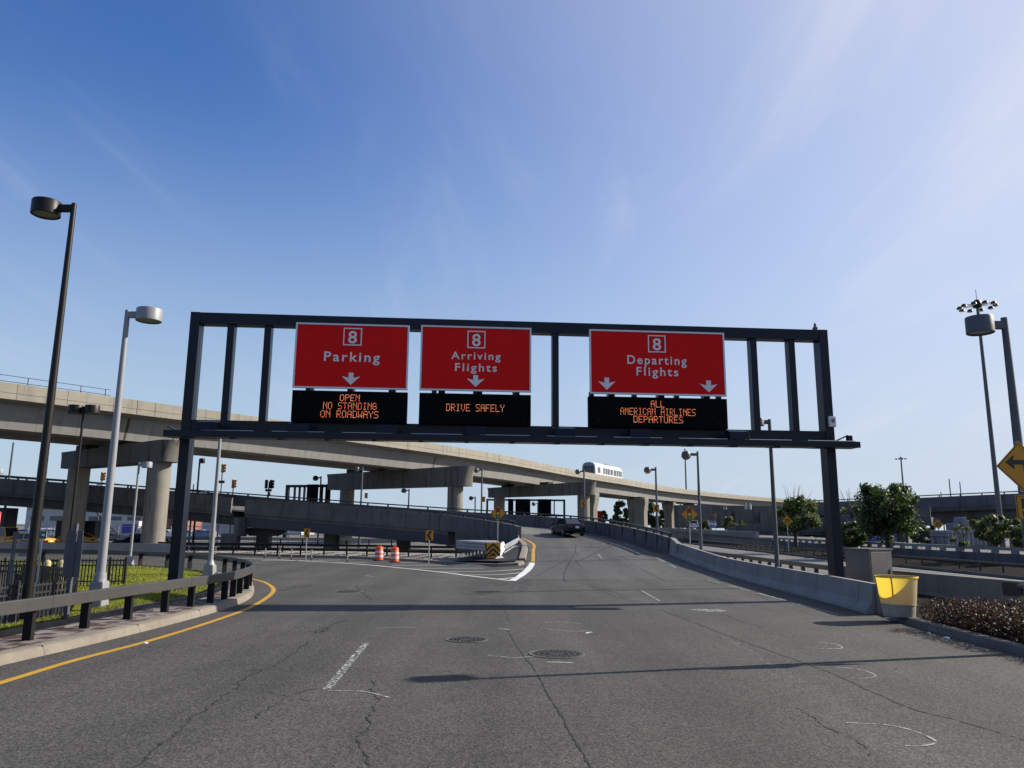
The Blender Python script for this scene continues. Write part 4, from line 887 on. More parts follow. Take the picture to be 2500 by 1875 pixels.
lw_ = thing('median_wall', (14.4, 26, 0), 'low tan concrete wall behind the hedge and yellow barrel', 'wall')
LW = [Vector(p) for p in ((13.6,33.0,0),(14.4,27.0,0),(14.9,24.2,0),(15.04,23.25,0))]
m = MB(); m.sweep([(.3,-.02),(.17,.25),(.12,.86),(-.12,.86),(-.17,.25),(-.3,-.02)], LW); m.build('wall', M['concrete_tan'], lw_, smooth=15)
gr_ = thing('guardrail', (15.2, 21, 0), 'silver box rail bolted to the end of the low tan wall', 'guardrail')
m = MB(); m.sweep([(-.08,.52),(.08,.52),(.08,.70),(-.08,.70)], [Vector((15.05,23.2,0)),Vector((15.5,14,0))]); m.build('rail', M['galv'], gr_, bev=.01)
m = MB(); m.box((14.86,23.55,.61),(.06,.55,.38),.15); m.box((14.9,23.2,.61),(.22,.14,.3),.15); m.build('connector', M['rail_dark'], gr_)
m = MB()
for y in (20.5,18.5,16.5): m.box((15.42,y,.3),(.1,.1,.75))
m.build('post', M['galv'], gr_)

def beam_rail(name, path, label, mat, zt, hh, dd, posts, psize, off=0.0, lower=None, postmat=None, zb=0.0, joints=None, group=None, cat='guardrail'):
    t = thing(name, (path[0].x, path[0].y, zb), label, cat, group)
    m = MB(); m.sweep([(off-dd/2,zt-hh),(off+dd/2,zt-hh),(off+dd/2,zt),(off-dd/2,zt)], path); m.build('rail', mat, t, bev=.012 if hh > .15 else 0)
    if lower:
        m = MB(); m.sweep([(off-dd/2,lower-hh*.8),(off+dd/2,lower-hh*.8),(off+dd/2,lower),(off-dd/2,lower)], path); m.build('rail', mat, t)
    for p in posts:
        tt_ = min(range(len(path)-1), key=lambda k_: (path[k_]-p).length); tv = (path[tt_+1]-path[tt_]).normalized()
        m = MB(); m.box(p+Vector((0,0,(zt-hh*.4+zb)/2-zb*.0)), (psize[0], psize[1], zt-hh*.4-zb), atan2(tv.y,tv.x)); m.build('post', postmat or mat, t)
    return t
PX = [(67,1563),(205,1534),(311,1512),(401,1494),(465,1481),(513,1471),(547,1463),(567.5,1457),(584,1449)]
GPOST = [gp(x,y,.155) for x,y in PX]+[Vector(p) for p in ((-8.95,26.9,.155),(-9.35,28.4,.155),(-9.95,30.0,.155),(-10.75,31.7,.155),(-11.6,33.2,.155),(-12.6,34.8,.155),(-13.8,36.3,.155),(-15.4,37.9,.155),(-17.1,39.3,.155),(-19.0,40.5,.155),(-22,42.2,.155),(-25.5,43.0,.155),(-29,43.7,.155),(-33,44.3,.155),(-37,44.8,.155))]
GPOST = [Vector((-9.35,11.6,.155)), Vector((-9.2,13.3,.155))]+GPOST
GPOST = [Vector((p.x,p.y,0)) for p in GPOST]
gpath = spline([Vector((-9.6,8,0))]+GPOST, .4)
t = beam_rail('guardrail', gpath, 'dark grey box beam guardrail curving round the lawn island', M['rail_grey'], .93, .235, .12, GPOST, (.10,.17), -.11, postmat=M['rail_black'], zb=.15)
m = MB()
for p, tv in along(gpath, 5.5, -.11, 1.9): m.box(p+Vector((0,0,.812)), (.014,.126,.24), atan2(tv.y,tv.x))
m.build('splice_gap', M['joint'], t)
# black two-rail guardrails beyond the left road
pth = spline([gp(x,y,.16)*1 for x,y in ((385,1349),(470,1351),(560,1353),(700,1355),(838,1356.5),(950,1359.5),(1060,1362),(1128,1362))], .8); pth = [Vector((p.x,p.y,0)) for p in pth]
pp = [p for p, _ in along(pth, 1.75)]
beam_rail('guardrail', pth, 'black two rail guardrail in front of the gravel bed behind the drums', M['rail_black'], .98, .16, .10, pp, (.10,.10), 0, lower=.60, zb=.1)
pth = spline([(-40,62,0),(-30,63.2,0),(-24,65.5,0),(-18,64.2,0)], 1); beam_rail('guardrail', pth, 'black guardrail under the ramp near the pale pier', M['rail_black'], .85, .2, .1, [p for p, _ in along(pth, 2.2)], (.1,.1), 0, lower=.5)
pth = spline([(-60,92,0),(-30,90,0),(-12,88,0)], 2); beam_rail('guardrail', pth, 'light metal guardrail on the sunny road seen beneath the ramp girder', M['build_white'], .95, .35, .1, [p for p, _ in along(pth, 2.6)], (.12,.12), 0, postmat=M['rail_black'])
# concrete barrier on the far side of the left road
lb = thing('concrete_barrier', (-33, 59.5, 0), 'low grey concrete barrier across the left road below the taxis', 'barrier')
LBp = spline([(-64,55.5,0),(-48,58.0,0),(-38,59.3,0),(-30,60.2,0),(-25.7,60.5,0)], 2); m = MB(); m.sweep([(-.3,-.02),(-.17,.28),(-.11,.86),(.11,.86),(.17,.28),(.3,-.02)], LBp); m.build('wall', M['concrete_bar'], lb, smooth=15)
# right road: guardrails and slotted wall
pth = [Vector(p) for p in ((13.3,32.9,0),(13.3,40,0),(13.35,50,0),(13.8,64,0))]; beam_rail('guardrail', pth, 'dark steel guardrail with close posts between the barrier and right road', M['rail_dark'], .84, .2, .12, [Vector((13.38+.0*k_, 33.0+k_*1.55, 0)) for k_ in range(15)], (.16,.14), 0)
pth = [Vector(p) for p in ((25.6,20,0),(25.6,60,0),(27.4,110,0),(31,150,.2))]; beam_rail('guardrail', pth, 'thin dark guardrail along the far kerb of the right road', M['rail_dark'], .70, .11, .10, [Vector((25.6 if y < 60 else 25.6+(y-60)*.036, y, 0)) for y in range(21, 128, 2)], (.07,.07), 0)
pth = spline([(30.1,22,0),(30.0,45,0),(29.9,57,0),(30.3,75,0),(31.0,92,0.05)], 3)
sw = thing('retaining_wall', (30, 45, 0), 'grey wall topped by a slotted rail beyond the right road', 'wall')
m = MB(); m.sweep([(-.15,0),(-.15,.98),(.2,.98),(.2,0)], pth); m.build('wall', M['concrete_old'], sw)
m = MB(); m.sweep([(-.1,1.16),(-.1,1.36),(.1,1.36),(.1,1.16)], pth); m.build('rail', M['concrete_bar'], sw)
for p, tv in along(pth, 1.9): m = MB(); m.box(p+Vector((0,0,1.07)), (.55,.16,.19), atan2(tv.y,tv.x)); m.build('post', M['concrete_bar'], sw)
bw = thing('bridge_parapet', (31.5,100,0), 'pale shaded parapet of the mid level road above the right road', 'wall')
pth = spline([(31.2,93,0),(31.5,100,0),(31.2,118,0.1),(29.0,140,.4),(24,170,.6)], 3)
m = MB(); m.sweep([(-.2,.35),(-.2,2.0),(.2,2.0),(.2,.35)], pth[2:]); m.sweep([(-.2,.35),(-.2,1.35),(.2,1.35),(.2,.35)], pth[:3]); m.build('wall', M['concrete_bar'], bw)
m = MB(); m.sweep([(.25,-.1),(.25,.34),(-1.5,.34),(-1.5,-.1)], pth); m.build('base', M['concrete_old'], bw)
# handrail walk of the mid-level road
pth = [Vector(p) for p in ((33.5,86,.9),(34.2,78,.9),(34.6,68,.9),(34.8,62,.9))]; beam_rail('handrail', pth, 'thin black handrail ending in a slope beside the trees', M['rail_black'], .95, .07, .07, [p for p, _ in along(pth, 2.2)], (.06,.06), 0, cat='handrail')

# picket fences round the sunken yard
def picket(path, z0, z1, label, step=.11):
    t = thing('picket_fence', (path[0][0], path[0][1], z0), label, 'fence', 'black picket fences on the lawn')
    P = [Vector((x, y, 0)) for x, y in path]; m = MB(); k_ = 0
    for p, tv in along(P, step): m.box(p+Vector((0,0,(z0+z1)/2)), (.03,.03,z1-z0), atan2(tv.y,tv.x))
    m.build('picket', M['fence'], t)
    m = MB()
    for zz in (z1-.06, z0+.16, z1-.22): m.sweep([(-.02,zz-.02),(.02,zz-.02),(.02,zz+.02),(-.02,zz+.02)], P)
    m.build('rail', M['fence'], t)
    m = MB()
    for p, tv in along(P, 2.2): m.box(p+Vector((0,0,(z0+z1)/2+.03)), (.07,.07,z1-z0+.06), atan2(tv.y,tv.x))
    m.box(P[-1]+Vector((0,0,(z0+z1)/2+.03)), (.07,.07,z1-z0+.06)); m.build('post', M['fence'], t)
picket([(-12.6,10.4),(-10.85,14.4),(-10.35,16.2),(-10.0,18.0)], .02, 1.06, 'near black picket fence behind the guardrail and grass strip')
picket([(-10.0,18.06),(-11.8,21.6),(-14.7,23.7),(-19.5,25.6)], .05, 1.10, 'black picket fence on the far side of the sunken yard')
picket([(-15.9,26.9),(-14.4,26.9),(-13.2,27.1)], .22, 1.13, 'short free standing black picket fence on the lawn by the grey lamp')
picket([(-30,25.2),(-22,25.6),(-17.3,26.2),(-15.0,27.0)], .1, 1.1, 'black picket fence behind the two cream bollards')
for px, lab in ((113,'cream yellow bollard left of its twin inside the black fence'),(147,'cream yellow bollard right of its twin inside the black fence')):
    p = at(px, 1400, 25.3); t = thing('bollard', (p.x,p.y,.1), lab, 'bollard', 'cream bollards in the yard'); m = MB(); m.lathe([(.11,0),(.11,.96),(.09,1.02),(.04,1.06)], n=16); m.build('post', M['bollard'], t, world=False, smooth=40); m = MB(); m.lathe([(.125,.0),(.125,.05)], n=16); m.build('base', M['kerb'], t, world=False)
m = MB(); m.box((-13.2,19.8,.45),(.5,.5,.9)); t = thing('utility_box', (-13.2,19.8,.1), 'small black utility box standing inside the picket fence', 'utility box'); m.build('body', M['rail_black'], t, bev=.03); m = MB(); m.box((-13.2,19.8,.925),(.56,.56,.05)); m.build('lid', M['rail_dark'], t)
t = thing('paper_scrap', gp(352,1571,.006), 'crumpled white paper scrap on the yellow line', 'litter'); m = MB(); m.add([(-.07,-.02,0),(.06,-.03,0),(.08,.03,.012),(-.05,.03,.02),(0,0,.03)],[(0,1,4),(1,2,4),(2,3,4),(3,0,4),(3,2,1,0)]); m.build('scrap', M['litter'], t, world=False)
for (px,py),lab in (((2168,1510),'white paper scrap at the kerb below the yellow barrel'),((2310,1557),'flat white paper scrap beside the kerb in front of the hedge'),((2268,1546),'tiny white paper scrap at the kerb midway along the hedge')):
    t = thing('paper_scrap', gp(px,py,.006), lab, 'litter', 'paper scraps along the right kerb', rz=px*.1); s = .09 if px != 2268 else .03; m = MB(); m.add([(-s,-.03,0),(s,-.04,0),(s*1.1,.03,.01),(-s*.8,.04,.016),(0,0,.03)],[(0,1,4),(1,2,4),(2,3,4),(3,0,4),(3,2,1,0)]); m.build('scrap', M['litter'], t, world=False)

# ================================================================ STREET LAMPS
def lamp(x, y, z, top, arms, label, mat, r0=.10, r1=.07, hr=.32, hh=.30, arm=.62, block=None, dome=False, lens=None, group='street lamps with drum shaped heads', blockh=.55, drop=.12):
    t = thing('street_lamp', (x,y,z), label, 'street lamp', group); h = top-z
    m = MB(); m.tube([(0,0,.02),(0,0,h)], [r0,r1], 14); m.build('pole', mat, t, world=False, smooth=40)
    if block:
        w0, w1 = block; m = MB(); m.hexa([(-w0,-w0,-.1),(w0,-w0,-.1),(w0,w0,-.1),(-w0,w0,-.1),(-w1,-w1,blockh),(w1,-w1,blockh),(w1,w1,blockh),(-w1,w1,blockh)]); m.build('base', mat, t, world=False, bev=.03)
        m = MB(); m.lathe([(w1*.98,blockh),(w1*.9,blockh+.06),(r0*1.25,blockh+.10),(r0*1.15,blockh+.2)], n=20); m.build('collar', mat, t, world=False, smooth=40)
    else:
        m = MB(); m.box((0,0,.02),(r0*3.6,r0*3.6,.04)); m.build('base', mat, t, world=False)
    for ax, ay in arms:
        q = atan2(ay, ax); R2 = Matrix.Rotation(q, 4, 'Z')
        a = MB(); a.box((0,0,0),(arm-hr*.9,.10,.17)); c = R2 @ Vector((( arm-hr*.9)/2+.02,0,h-drop)); a.v = [tuple(Matrix.Translation(c) @ R2 @ Vector(v)) for v in a.v]; a.build('arm', mat, t, world=False, bev=.015)
        c = R2 @ Vector((arm,0,h-drop)); hm = MB()
        if dome: hm.lathe([(hr*.3,hh*.55),(hr*.75,hh*.42),(hr*.98,hh*.08),(hr,-.02),(hr,-hh*.45),(hr*.9,-hh*.47)], c, 20)
        else: hm.lathe([(hr*.97,hh/2),(hr,hh/2-.02),(hr,-hh/2),(hr*.93,-hh/2-.012),(hr*.93,-hh/2+.02)], c, 28)
        ho = hm.build('lamp_head', mat, t, world=False, smooth=40)
        l = MB()
        if dome: l.lathe([(hr*.88,-hh*.46),(hr*.7,-hh*.68),(hr*.3,-hh*.82),(.01,-hh*.85)], c, 16)
        else: l.lathe([(hr*.92,-hh/2+.025),(hr*.91,-hh/2+.015),(.01,-hh/2+.012)], c, 24)
        l.build('lens', lens or M['lens'], ho, world=False, smooth=40)
    return t
lamp(-10.02,16.5,.1,9.48,((-1,0),), 'tall near black street lamp standing behind the guardrail at far left', M['lamp_dark'], .11,.055,.305,.32,.62)
lamp(-10.1,19.5,.2,7.82,((1,.05),), 'light grey street lamp with square base by the guardrail', M['lamp_grey'], .118,.064,.32,.32,.56, block=(.20,.165), blockh=.72)
lamp(-18.55,33,.1,7.30,((-1,0),(1,0)), 'thin black twin headed street lamp behind the sign post', M['lamp_dark'], .06,.05,.30,.34,.36)
lamp(-19.6,40.6,.15,5.5,((1,0),), 'small white street lamp at the far edge of the lawn', M['lamp_grey'], .075,.055,.26,.30,.42, block=(.2,.14), blockh=.42)
lamp(-12.25,32.2,.15,6.15,((-1,.3),), 'grey street lamp on the lawn just right of the left gantry leg', M['lamp_grey'], .11,.06,.28,.28,.5, block=(.24,.19), blockh=.55)
lamp(10.25,15.5,.1,6.68,((-1,0),), 'large near grey street lamp at the right edge carrying the arrow sign', M['lamp_mid'], .115,.064,.265,.34,.52, drop=.16)
lamp(10.75,31.8,.1,6.82,((-1,0),), 'grey street lamp rising just left of the right gantry leg', M['lamp_mid'], .10,.07,.27,.30,.5)
lamp(11.87,49,.2,7.16,((-1,0),), 'grey dome headed street lamp left of the departing sign pole and behind the barrier', M['lamp_mid'], .11,.065,.29,.42,.74, dome=True, drop=.2)
lamp(10.86,58,.3,6.85,((-1,0),), 'street lamp with lens tinted as if warmly lit carrying a chevron plate outside the ramp', M['lamp_mid'], .10,.065,.27,.38,.62, dome=True, lens=pbr('lens_warm_lit',(.75,.50,.36),.3,var=0), drop=.2)  # warm light on the lens is put into its pinkish colour
lamp(8.1,86,0,8.7,((-1,0),), 'street lamp with a chevron plate in front of the train', M['lamp_mid'], .12,.09,.30,.40,.7, dome=True, drop=.2)
lamp(-3.6,95,0,9.4,((-1,0),), 'street lamp with a chevron plate between the second and third piers', M['lamp_mid'], .12,.09,.34,.42,.7, dome=True, drop=.2)
lamp(-16.4,85,0,8.7,((-1,0),), 'street lamp with a dark chevron plate in front of the widest cap beam', M['lamp_mid'], .12,.09,.30,.40,.6, dome=True, drop=.2)
lamp(-24.6,100,0,8.6,((-1,0),), 'dark street lamp before the far dark gantry', M['lamp_dark'], .11,.09,.36,.5,.7, dome=True, drop=.2)
lamp(-6.0,130,0,7.3,((-1,0),), 'small far street lamp just left of the chevron lamp', M['lamp_mid'], .12,.10,.36,.5,.7, dome=True, drop=.2)
lamp(-15.8,120,0,8.0,((-1,0),), 'far street lamp under the widest pier cap', M['lamp_mid'], .12,.10,.42,.5,.8, dome=True, drop=.2)
lamp(-36.4,90,0,9.9,((1,0),), 'dark street lamp behind the ramp near the traffic lights', M['lamp_dark'], .12,.10,.30,.55,.3, drop=.25)
lamp(-33.6,50,0,5.7,((1,0),), 'pale street lamp at the left picture edge', M['lamp_grey'], .08,.07,.28,.28,.45)
lamp(6.6,192,0,8.4,((-1,0),), 'tiny far street lamp before the second dark gantry', M['lamp_mid'], .15,.12,.5,.7,1.0, dome=True, drop=.3)
def pole(x, y, top, r, label, z=0): t = thing('pole', (x,y,z), label, 'pole', 'bare poles in the distance'); m = MB(); m.tube([(0,0,0),(0,0,top-z)], [r, r*.6], 10); m.build('shaft', M['lamp_mid'], t, world=False, smooth=40); m = MB(); m.box((0,0,.03),(r*4,r*4,.06)); m.build('base', M['lamp_mid'], t, world=False); return t
for px, ytop, Y, r, lab in ((33,1080,80,.14,'bare pole behind the dark ramp at far left'),(473,1182,92,.12,'short dark pole sticking up behind the ramp by the left gantry leg'),(1672,1095,230,.3,'tall thin pole behind the dome headed lamp'),(2297,1201,125,.11,'shortest of three thin poles behind the right overpass'),(2317,1169,125,.13,'tallest of three thin poles behind the right overpass'),(2343,1176,125,.12,'thin pole right of its two neighbours behind the overpass'),(2218,1195,125,.14,'thin pole right behind the big tree')):
    p = at(px, ytop, Y); pole(p.x, Y, p.z, r, lab)
def mast(x, y, top, r0, r1, R, label):
    t = thing('high_mast_light', (x,y,0), label, 'mast light', 'high mast lights'); m = MB(); m.tube([(0,0,0),(0,0,top)], [r0,r1], 16); m.build('pole', M['lamp_mid'], t, world=False, smooth=40)
    m = MB(); m.lathe([(.45,top-.2),(.5,top),(.45,top+.5),(.2,top+.75)], n=14); m.tube([(0,0,top+.6),(0,0,top+2.0)],.03,5); m.build('hub', M['lamp_dark'], t, world=False, smooth=40)
    for a in range(10):
        q = a*2*pi/10+.2; c = (R*cos(q), R*sin(q), top-.15); m = MB(); m.tube([(0,0,top+.1), (R*.8*cos(q), R*.8*sin(q), top+.1)], .04, 6); m.lathe([(.1,.28),(.27,.17),(.34,-.05),(.31,-.07)], c, 12); m.build('floodlight', M['lamp_dark'], t, world=False, smooth=40)
        m = MB(); m.lathe([(.30,-.06),(.18,-.13),(.01,-.15)], c, 12); m.build('lens', M['sign_white'], t.children[-1], world=False, smooth=40)
mast(55.2,88,28.6,.30,.16,1.85,'tall high mast light behind the large near grey lamp'); mast(154.5,305,30.3,.42,.25,1.9,'far high mast light above the big tree')

# ================================================================ ROAD SIGNS
def on_post(name, label, cat, loc, h, group=None, pm=None, pr=.035, rz=0.0):
    t = thing(name, loc, label, cat, group, rz)
    if h:
        m = MB(); m.tube([(0,.05,-.1),(0,.05,h)], pr, 8); m.build('post', pm or M['galv'], t, world=False, smooth=40)
    return t
def rot45(mb, s, y0, y1, c, rad=.0): mb.prism([(c[0],c[1]-s),(c[0]+s,c[1]),(c[0],c[1]+s),(c[0]-s,c[1])], y0, y1)
def diamond_face(t, z, s, x=0):
    m = MB(); rot45(m, s, -.012, .0, (x,z)); p = m.build('panel', M['sign_yellow'], t, world=False, bev=.004)
    m = MB(); a, b = s*.95, s*.91
    for i in range(4):
        q0, q1 = i*pi/2, (i+1)*pi/2
        m.add([(x+a*cos(q0),-.015,z+a*sin(q0)),(x+a*cos(q1),-.015,z+a*sin(q1)),(x+b*cos(q1),-.015,z+b*sin(q1)),(x+b*cos(q0),-.015,z+b*sin(q0))],[(0,1,2,3)])
    m.build('border', M['sign_black'], t, world=False); return p
def disc(mb, c, r, y, n=20): mb.add([(c[0]+r*cos(2*pi*j/n), y, c[1]+r*sin(2*pi*j/n)) for j in range(n)], [tuple(range(n))])
def signal_ahead(px, py, Y, half_px, zbase, label):
    c = at(px, py, Y); s = half_px*Y/FPX*.985; t = on_post('warning_sign', label, 'warning sign', (c.x, Y, zbase), c.z-zbase+s*.6, 'yellow signal ahead diamonds'); z = c.z-zbase
    diamond_face(t, z, s); m = MB(); m.box((0,-.018,z),(s*.47,.008,s*1.36)); m.build('signal_symbol', M['sign_black'], t, world=False)
    for nm, dz in (('sig_red',.43),('sig_amber',0),('sig_green',-.43)): m = MB(); disc(m, (0,z+dz*s), s*.185, -.024); m.build('signal_disc', M[nm], t, world=False)
signal_ahead(1215.5,1253.5,58,19,.3,'yellow signal ahead diamond above the crash cushion'); signal_ahead(1683,1256,50.5,21,0,'yellow signal ahead diamond on the right behind the concrete barrier')
def chevron(px, py, Y, wpx, hpx, label, zbase=None, rz=0, h=True, face=True, x_off=0):
    c = at(px, py, Y); w_ = wpx*Y/FPX; hh = hpx*Y/FPX; zb_ = 0 if zbase is None else zbase
    t = on_post('chevron_sign', label, 'chevron sign', (c.x, Y, zb_), (c.z-zb_) if h else 0, 'yellow chevron plates', rz=rz); z = c.z-zb_
    m = MB(); m.box((0,0,z),(w_,.012,hh)); m.build('panel', M['sign_yellow'], t, world=False, bev=.004)
    m = MB(); a = w_*.5; m.prism([(-a*.62,z),(a*.1,z+hh*.43),(a*.72,z+hh*.43),(a*.02,z),(a*.72,z-hh*.43),(a*.1,z-hh*.43)], -.016, -.008); m.build('chevron', M['sign_black'], t, world=False)
chevron(749,1301.5,51.5,14,21,'yellow chevron plate on a post left of the two drums',.1); chevron(1048,1307,46,17.5,24,'yellow chevron plate on a post right of the two drums',.12)
chevron(523,1304.5,58,9,16,'yellow chevron plate seen edge on beside the grey lamp',.1, rz=.9)
chevron(1424.5,1229,85.8,11,15,'chevron plate on the lamp in front of the third pier', h=False); chevron(1602,1241,57.8,15,18,'chevron plate on the lamp outside the ramp before the trees', h=False)
chevron(1180,1219,94.8,9,13,'small chevron plate on the lamp between piers', h=False); chevron(894,1210,84.8,7.5,13,'small shaded chevron plate on the lamp under the wide cap', h=False)
def merge_sign(px, py, Y, half_px, label, zb_):
    c = at(px, py, Y); s = half_px*Y/FPX; t = on_post('warning_sign', label, 'warning sign', (c.x,Y,zb_), c.z-zb_, 'yellow lane diamonds'); z = c.z-zb_; diamond_face(t, z, s)
    m = MB()
    for x0, pts in ((.28,((.28,-.42),(.28,.12))),(-.3,((-.5,-.42),(-.38,-.2),(-.2,.0),(-.2,.14)))):
        m.ribbon([Vector((px_*s, z_*s, 0)) for px_, z_ in pts], s*.16)
        e = pts[-1]; m.add([((e[0]-.2)*s, (e[1])*s, 0), ((e[0]+.2)*s, e[1]*s, 0), (e[0]*s, (e[1]+.32)*s, 0)], [(0,1,2)])
    for k_ in range(4): m.add([((.02-.04)*s,(-.45+k_*.24)*s,0),((.02+.04)*s,(-.45+k_*.24)*s,0),((.02+.04)*s,(-.33+k_*.24)*s,0),((.02-.04)*s,(-.33+k_*.24)*s,0)],[(0,1,2,3)])
    m.v = [(x, -.018, z+y) for x, y, _ in m.v]; m.build('arrow_symbol', M['sign_black'], t, world=False)
merge_sign(1922,1272,72,13.5,'yellow two arrow diamond before the trees left of the right gantry leg',.3); merge_sign(2290.5,1280,80,12.5,'yellow two arrow diamond before the pale metal housing',.9); merge_sign(1745.5,1258,150,4.6,'tiny far yellow two arrow diamond under the viaduct',2.2)
# turn sign on the big right lamp
c = at(2497,1138.5,15.3); s = 61*15.3/FPX*.99; t = thing('warning_sign', (10.12,15.30,c.z), 'large yellow diamond with black left arrow at right edge', 'warning sign'); diamond_face(t, 0, s)
m = MB(); m.prism([(-.62*s,.16*s),(-.26*s,.45*s),(-.30*s,.25*s),(.28*s,.25*s),(.28*s,-.52*s),(.10*s,-.52*s),(.10*s,.07*s),(-.30*s,.07*s),(-.26*s,-.13*s)], -.02, -.012); m.build('arrow_symbol', M['sign_black'], t, world=False)
m = MB(); m.box((0,.035,.0),(.05,.05,1.0)); m.build('bracket', M['galv'], t, world=False)
c = at(2508,1238,15.3); t = thing('speed_plate', (10.22,15.30,c.z), 'yellow 15 MPH plate below the left arrow diamond', 'road sign'); m = MB(); m.box((0,0,0),(.56,.012,.47)); m.build('panel', M['sign_yellow'], t, world=False, bev=.004)
m = MB(); rect_ring(m, -.265, .265, -.22, .22, .012, -.009, .004); m.build('border', M['sign_black'], t, world=False)
m = MB(); put_text(m, '15', .0, -.03, .34, .20, -.010, .02); put_text(m, 'MPH', 0, -.17, .34, .09, -.010, .02); m.build('lettering', M['sign_black'], t, world=False)
# two plates back to back on a post at the left, green exit sign, red sign at the frame edge
t = thing('sign_post', (-9.78,17.6,.1), 'blue grey sign post with two blank sign backs near the black lamp', 'sign post'); m = MB(); m.box((0,0,1.1),(.085,.085,2.2)); m.build('post', M['steel_girder'], t, world=False)
for x in (-.12,.12):
    m = MB(); m.box((x,.0,1.93),(.13,.012,.24)); m.box((x,0,1.42),(.15,.012,.78)); m.build('sign_back', M['lamp_mid'], t, world=False, bev=.03)
c = at(105,1306,17.4); t = thing('exit_sign', (c.x,17.4,.1), 'small dark green exit sign with arrow on a thin post', 'road sign'); m = MB(); m.tube([(-.03,.03,0),(-.03,.03,c.z)],.025,8); m.build('post', M['galv'], t, world=False); z = c.z-.1
m = MB(); m.box((-.06,0,z),(.30,.012,.19)); m.build('panel', M['sign_green'], t, world=False, bev=.004); m = MB(); rect_ring(m,-.205,.085,z-.09,z+.09,.008,-.008,.004); put_text(m,'EXIT',-.115,z-.03,.13,.07,-.009,.01); m.prism([(-.03,z+.018),(.02,z+.018),(.015,z+.045),(.06,z),(.015,z-.045),(.02,z-.018),(-.03,z-.018)],-.011,-.008); m.build('lettering', M['sign_white'], t, world=False)
c = at(1,1266,21); t = thing('direction_sign', (c.x-.1,21,.1), 'red sign with white lettering cut by the left picture edge', 'road sign'); z = c.z-.1; m = MB(); m.box((-.25,0,z),(.7,.02,.36)); m.build('panel', M['sign_red'], t, world=False); m = MB(); rect_ring(m,-.6,.1,z-.18,z+.18,.012,-.014,.006); put_text(m,'All',-.08,z+.04,.2,.07,-.014,.02); put_text(m,'Parking',-.20,z-.09,.46,.07,-.014,.02); m.build('lettering', M['sign_white'], t, world=False); m = MB(); m.tube([(-.25,.04,0),(-.25,.04,z)],.03,8); m.build('post', M['galv'], t, world=False)
for px in (44,50): p = at(px,1275,19); t = thing('post', (p.x-.05,19,.1), 'thin white %s post left of the black lamp' % ('thicker' if px==44 else 'slender'), 'post'); m = MB(); m.tube([(0,0,0),(0,0,2.0)], .026 if px==44 else .016, 8); m.build('shaft', M['lamp_mid'], t, world=False); m = MB(); m.lathe([(.05,0),(.05,.08)],n=10); m.build('base', M['galv'], t, world=False)
p = at(419,1245,66); t = thing('warning_sign', (p.x,67.4,p.z-.8), 'yellow backed plate shaded under the ramp beside the left gantry leg', 'warning sign'); m = MB(); m.box((0,0,.8),(.65,.02,1.2)); m.build('panel', M['sign_yellow'], t, world=False); m = MB(); rect_ring(m,-.14,.14,.35,1.25,.06,-.015,.01); m.build('signal_symbol', M['sign_black'], t, world=False)

# traffic lights beyond the ramp
def sig_head(t, x, z, mat, rz, side):
    R2 = Matrix.Translation((x,0,z)) @ Matrix.Rotation(rz,4,'Z'); m = MB(); m.box((0,0,0),(.34,.24,1.05)); m.v = [tuple(R2 @ Vector(v)) for v in m.v]; h = m.build('signal_head', mat, t, world=False, bev=.03)
    for k_ in (-1,0,1):
        m = MB(); m.lathe([(.15,0),(.15,.24)], n=12, cap=False); m.v = [tuple(R2 @ (Matrix.Translation((0,-.12,.33*k_)) @ Matrix.Rotation(pi/2,4,'X') @ Vector(v))) for v in m.v]; m.build('visor', mat, h, world=False)
def traffic_light(px, ytop, Y, label, mat, heads, plates=()):
    p = at(px, ytop, Y); t = thing('traffic_light', (p.x,Y,0), label, 'traffic light', 'traffic lights beyond the ramp'); m = MB(); m.tube([(0,.2,0),(0,.2,p.z-.2)],.07,10); m.build('pole', M['lamp_mid'], t, world=False)
    for dx, rz in heads: sig_head(t, dx, p.z-.55, mat, rz, 1)
    for nm, dx, dz, w_, hh, mt in plates: m = MB(); m.box((dx,.1,p.z+dz),(w_,.02,hh)); m.build(nm, M[mt], t, world=False)
traffic_light(543,1132,94,'yellow traffic light high on a pole beside the grey lamp', M['sig_yellow'], ((.1,1.2),), (('sign_back',.0,-2.2,.8,.34,'lamp_mid'),))
traffic_light(569.5,1170,94,'shorter yellow traffic light alone behind the ramp rail', M['sig_yellow'], ((.05,1.2),))
traffic_light(656.5,1171,94,'dark twin headed traffic light with a one way plate below', M['steel_navy'], ((-.28,.5),(.32,1.2)), (('one_way_plate',0,-1.28,.8,.3,'sign_black'),('speed_plate',.08,-1.75,.36,.5,'lamp_mid')))
traffic_light(249,1152,94,'orange traffic light over a white arrow plate between the viaduct columns', M['sig_yellow'], ((.1,1.3),), (('arrow_plate',-.15,-1.45,.8,.34,'sign_white'),))

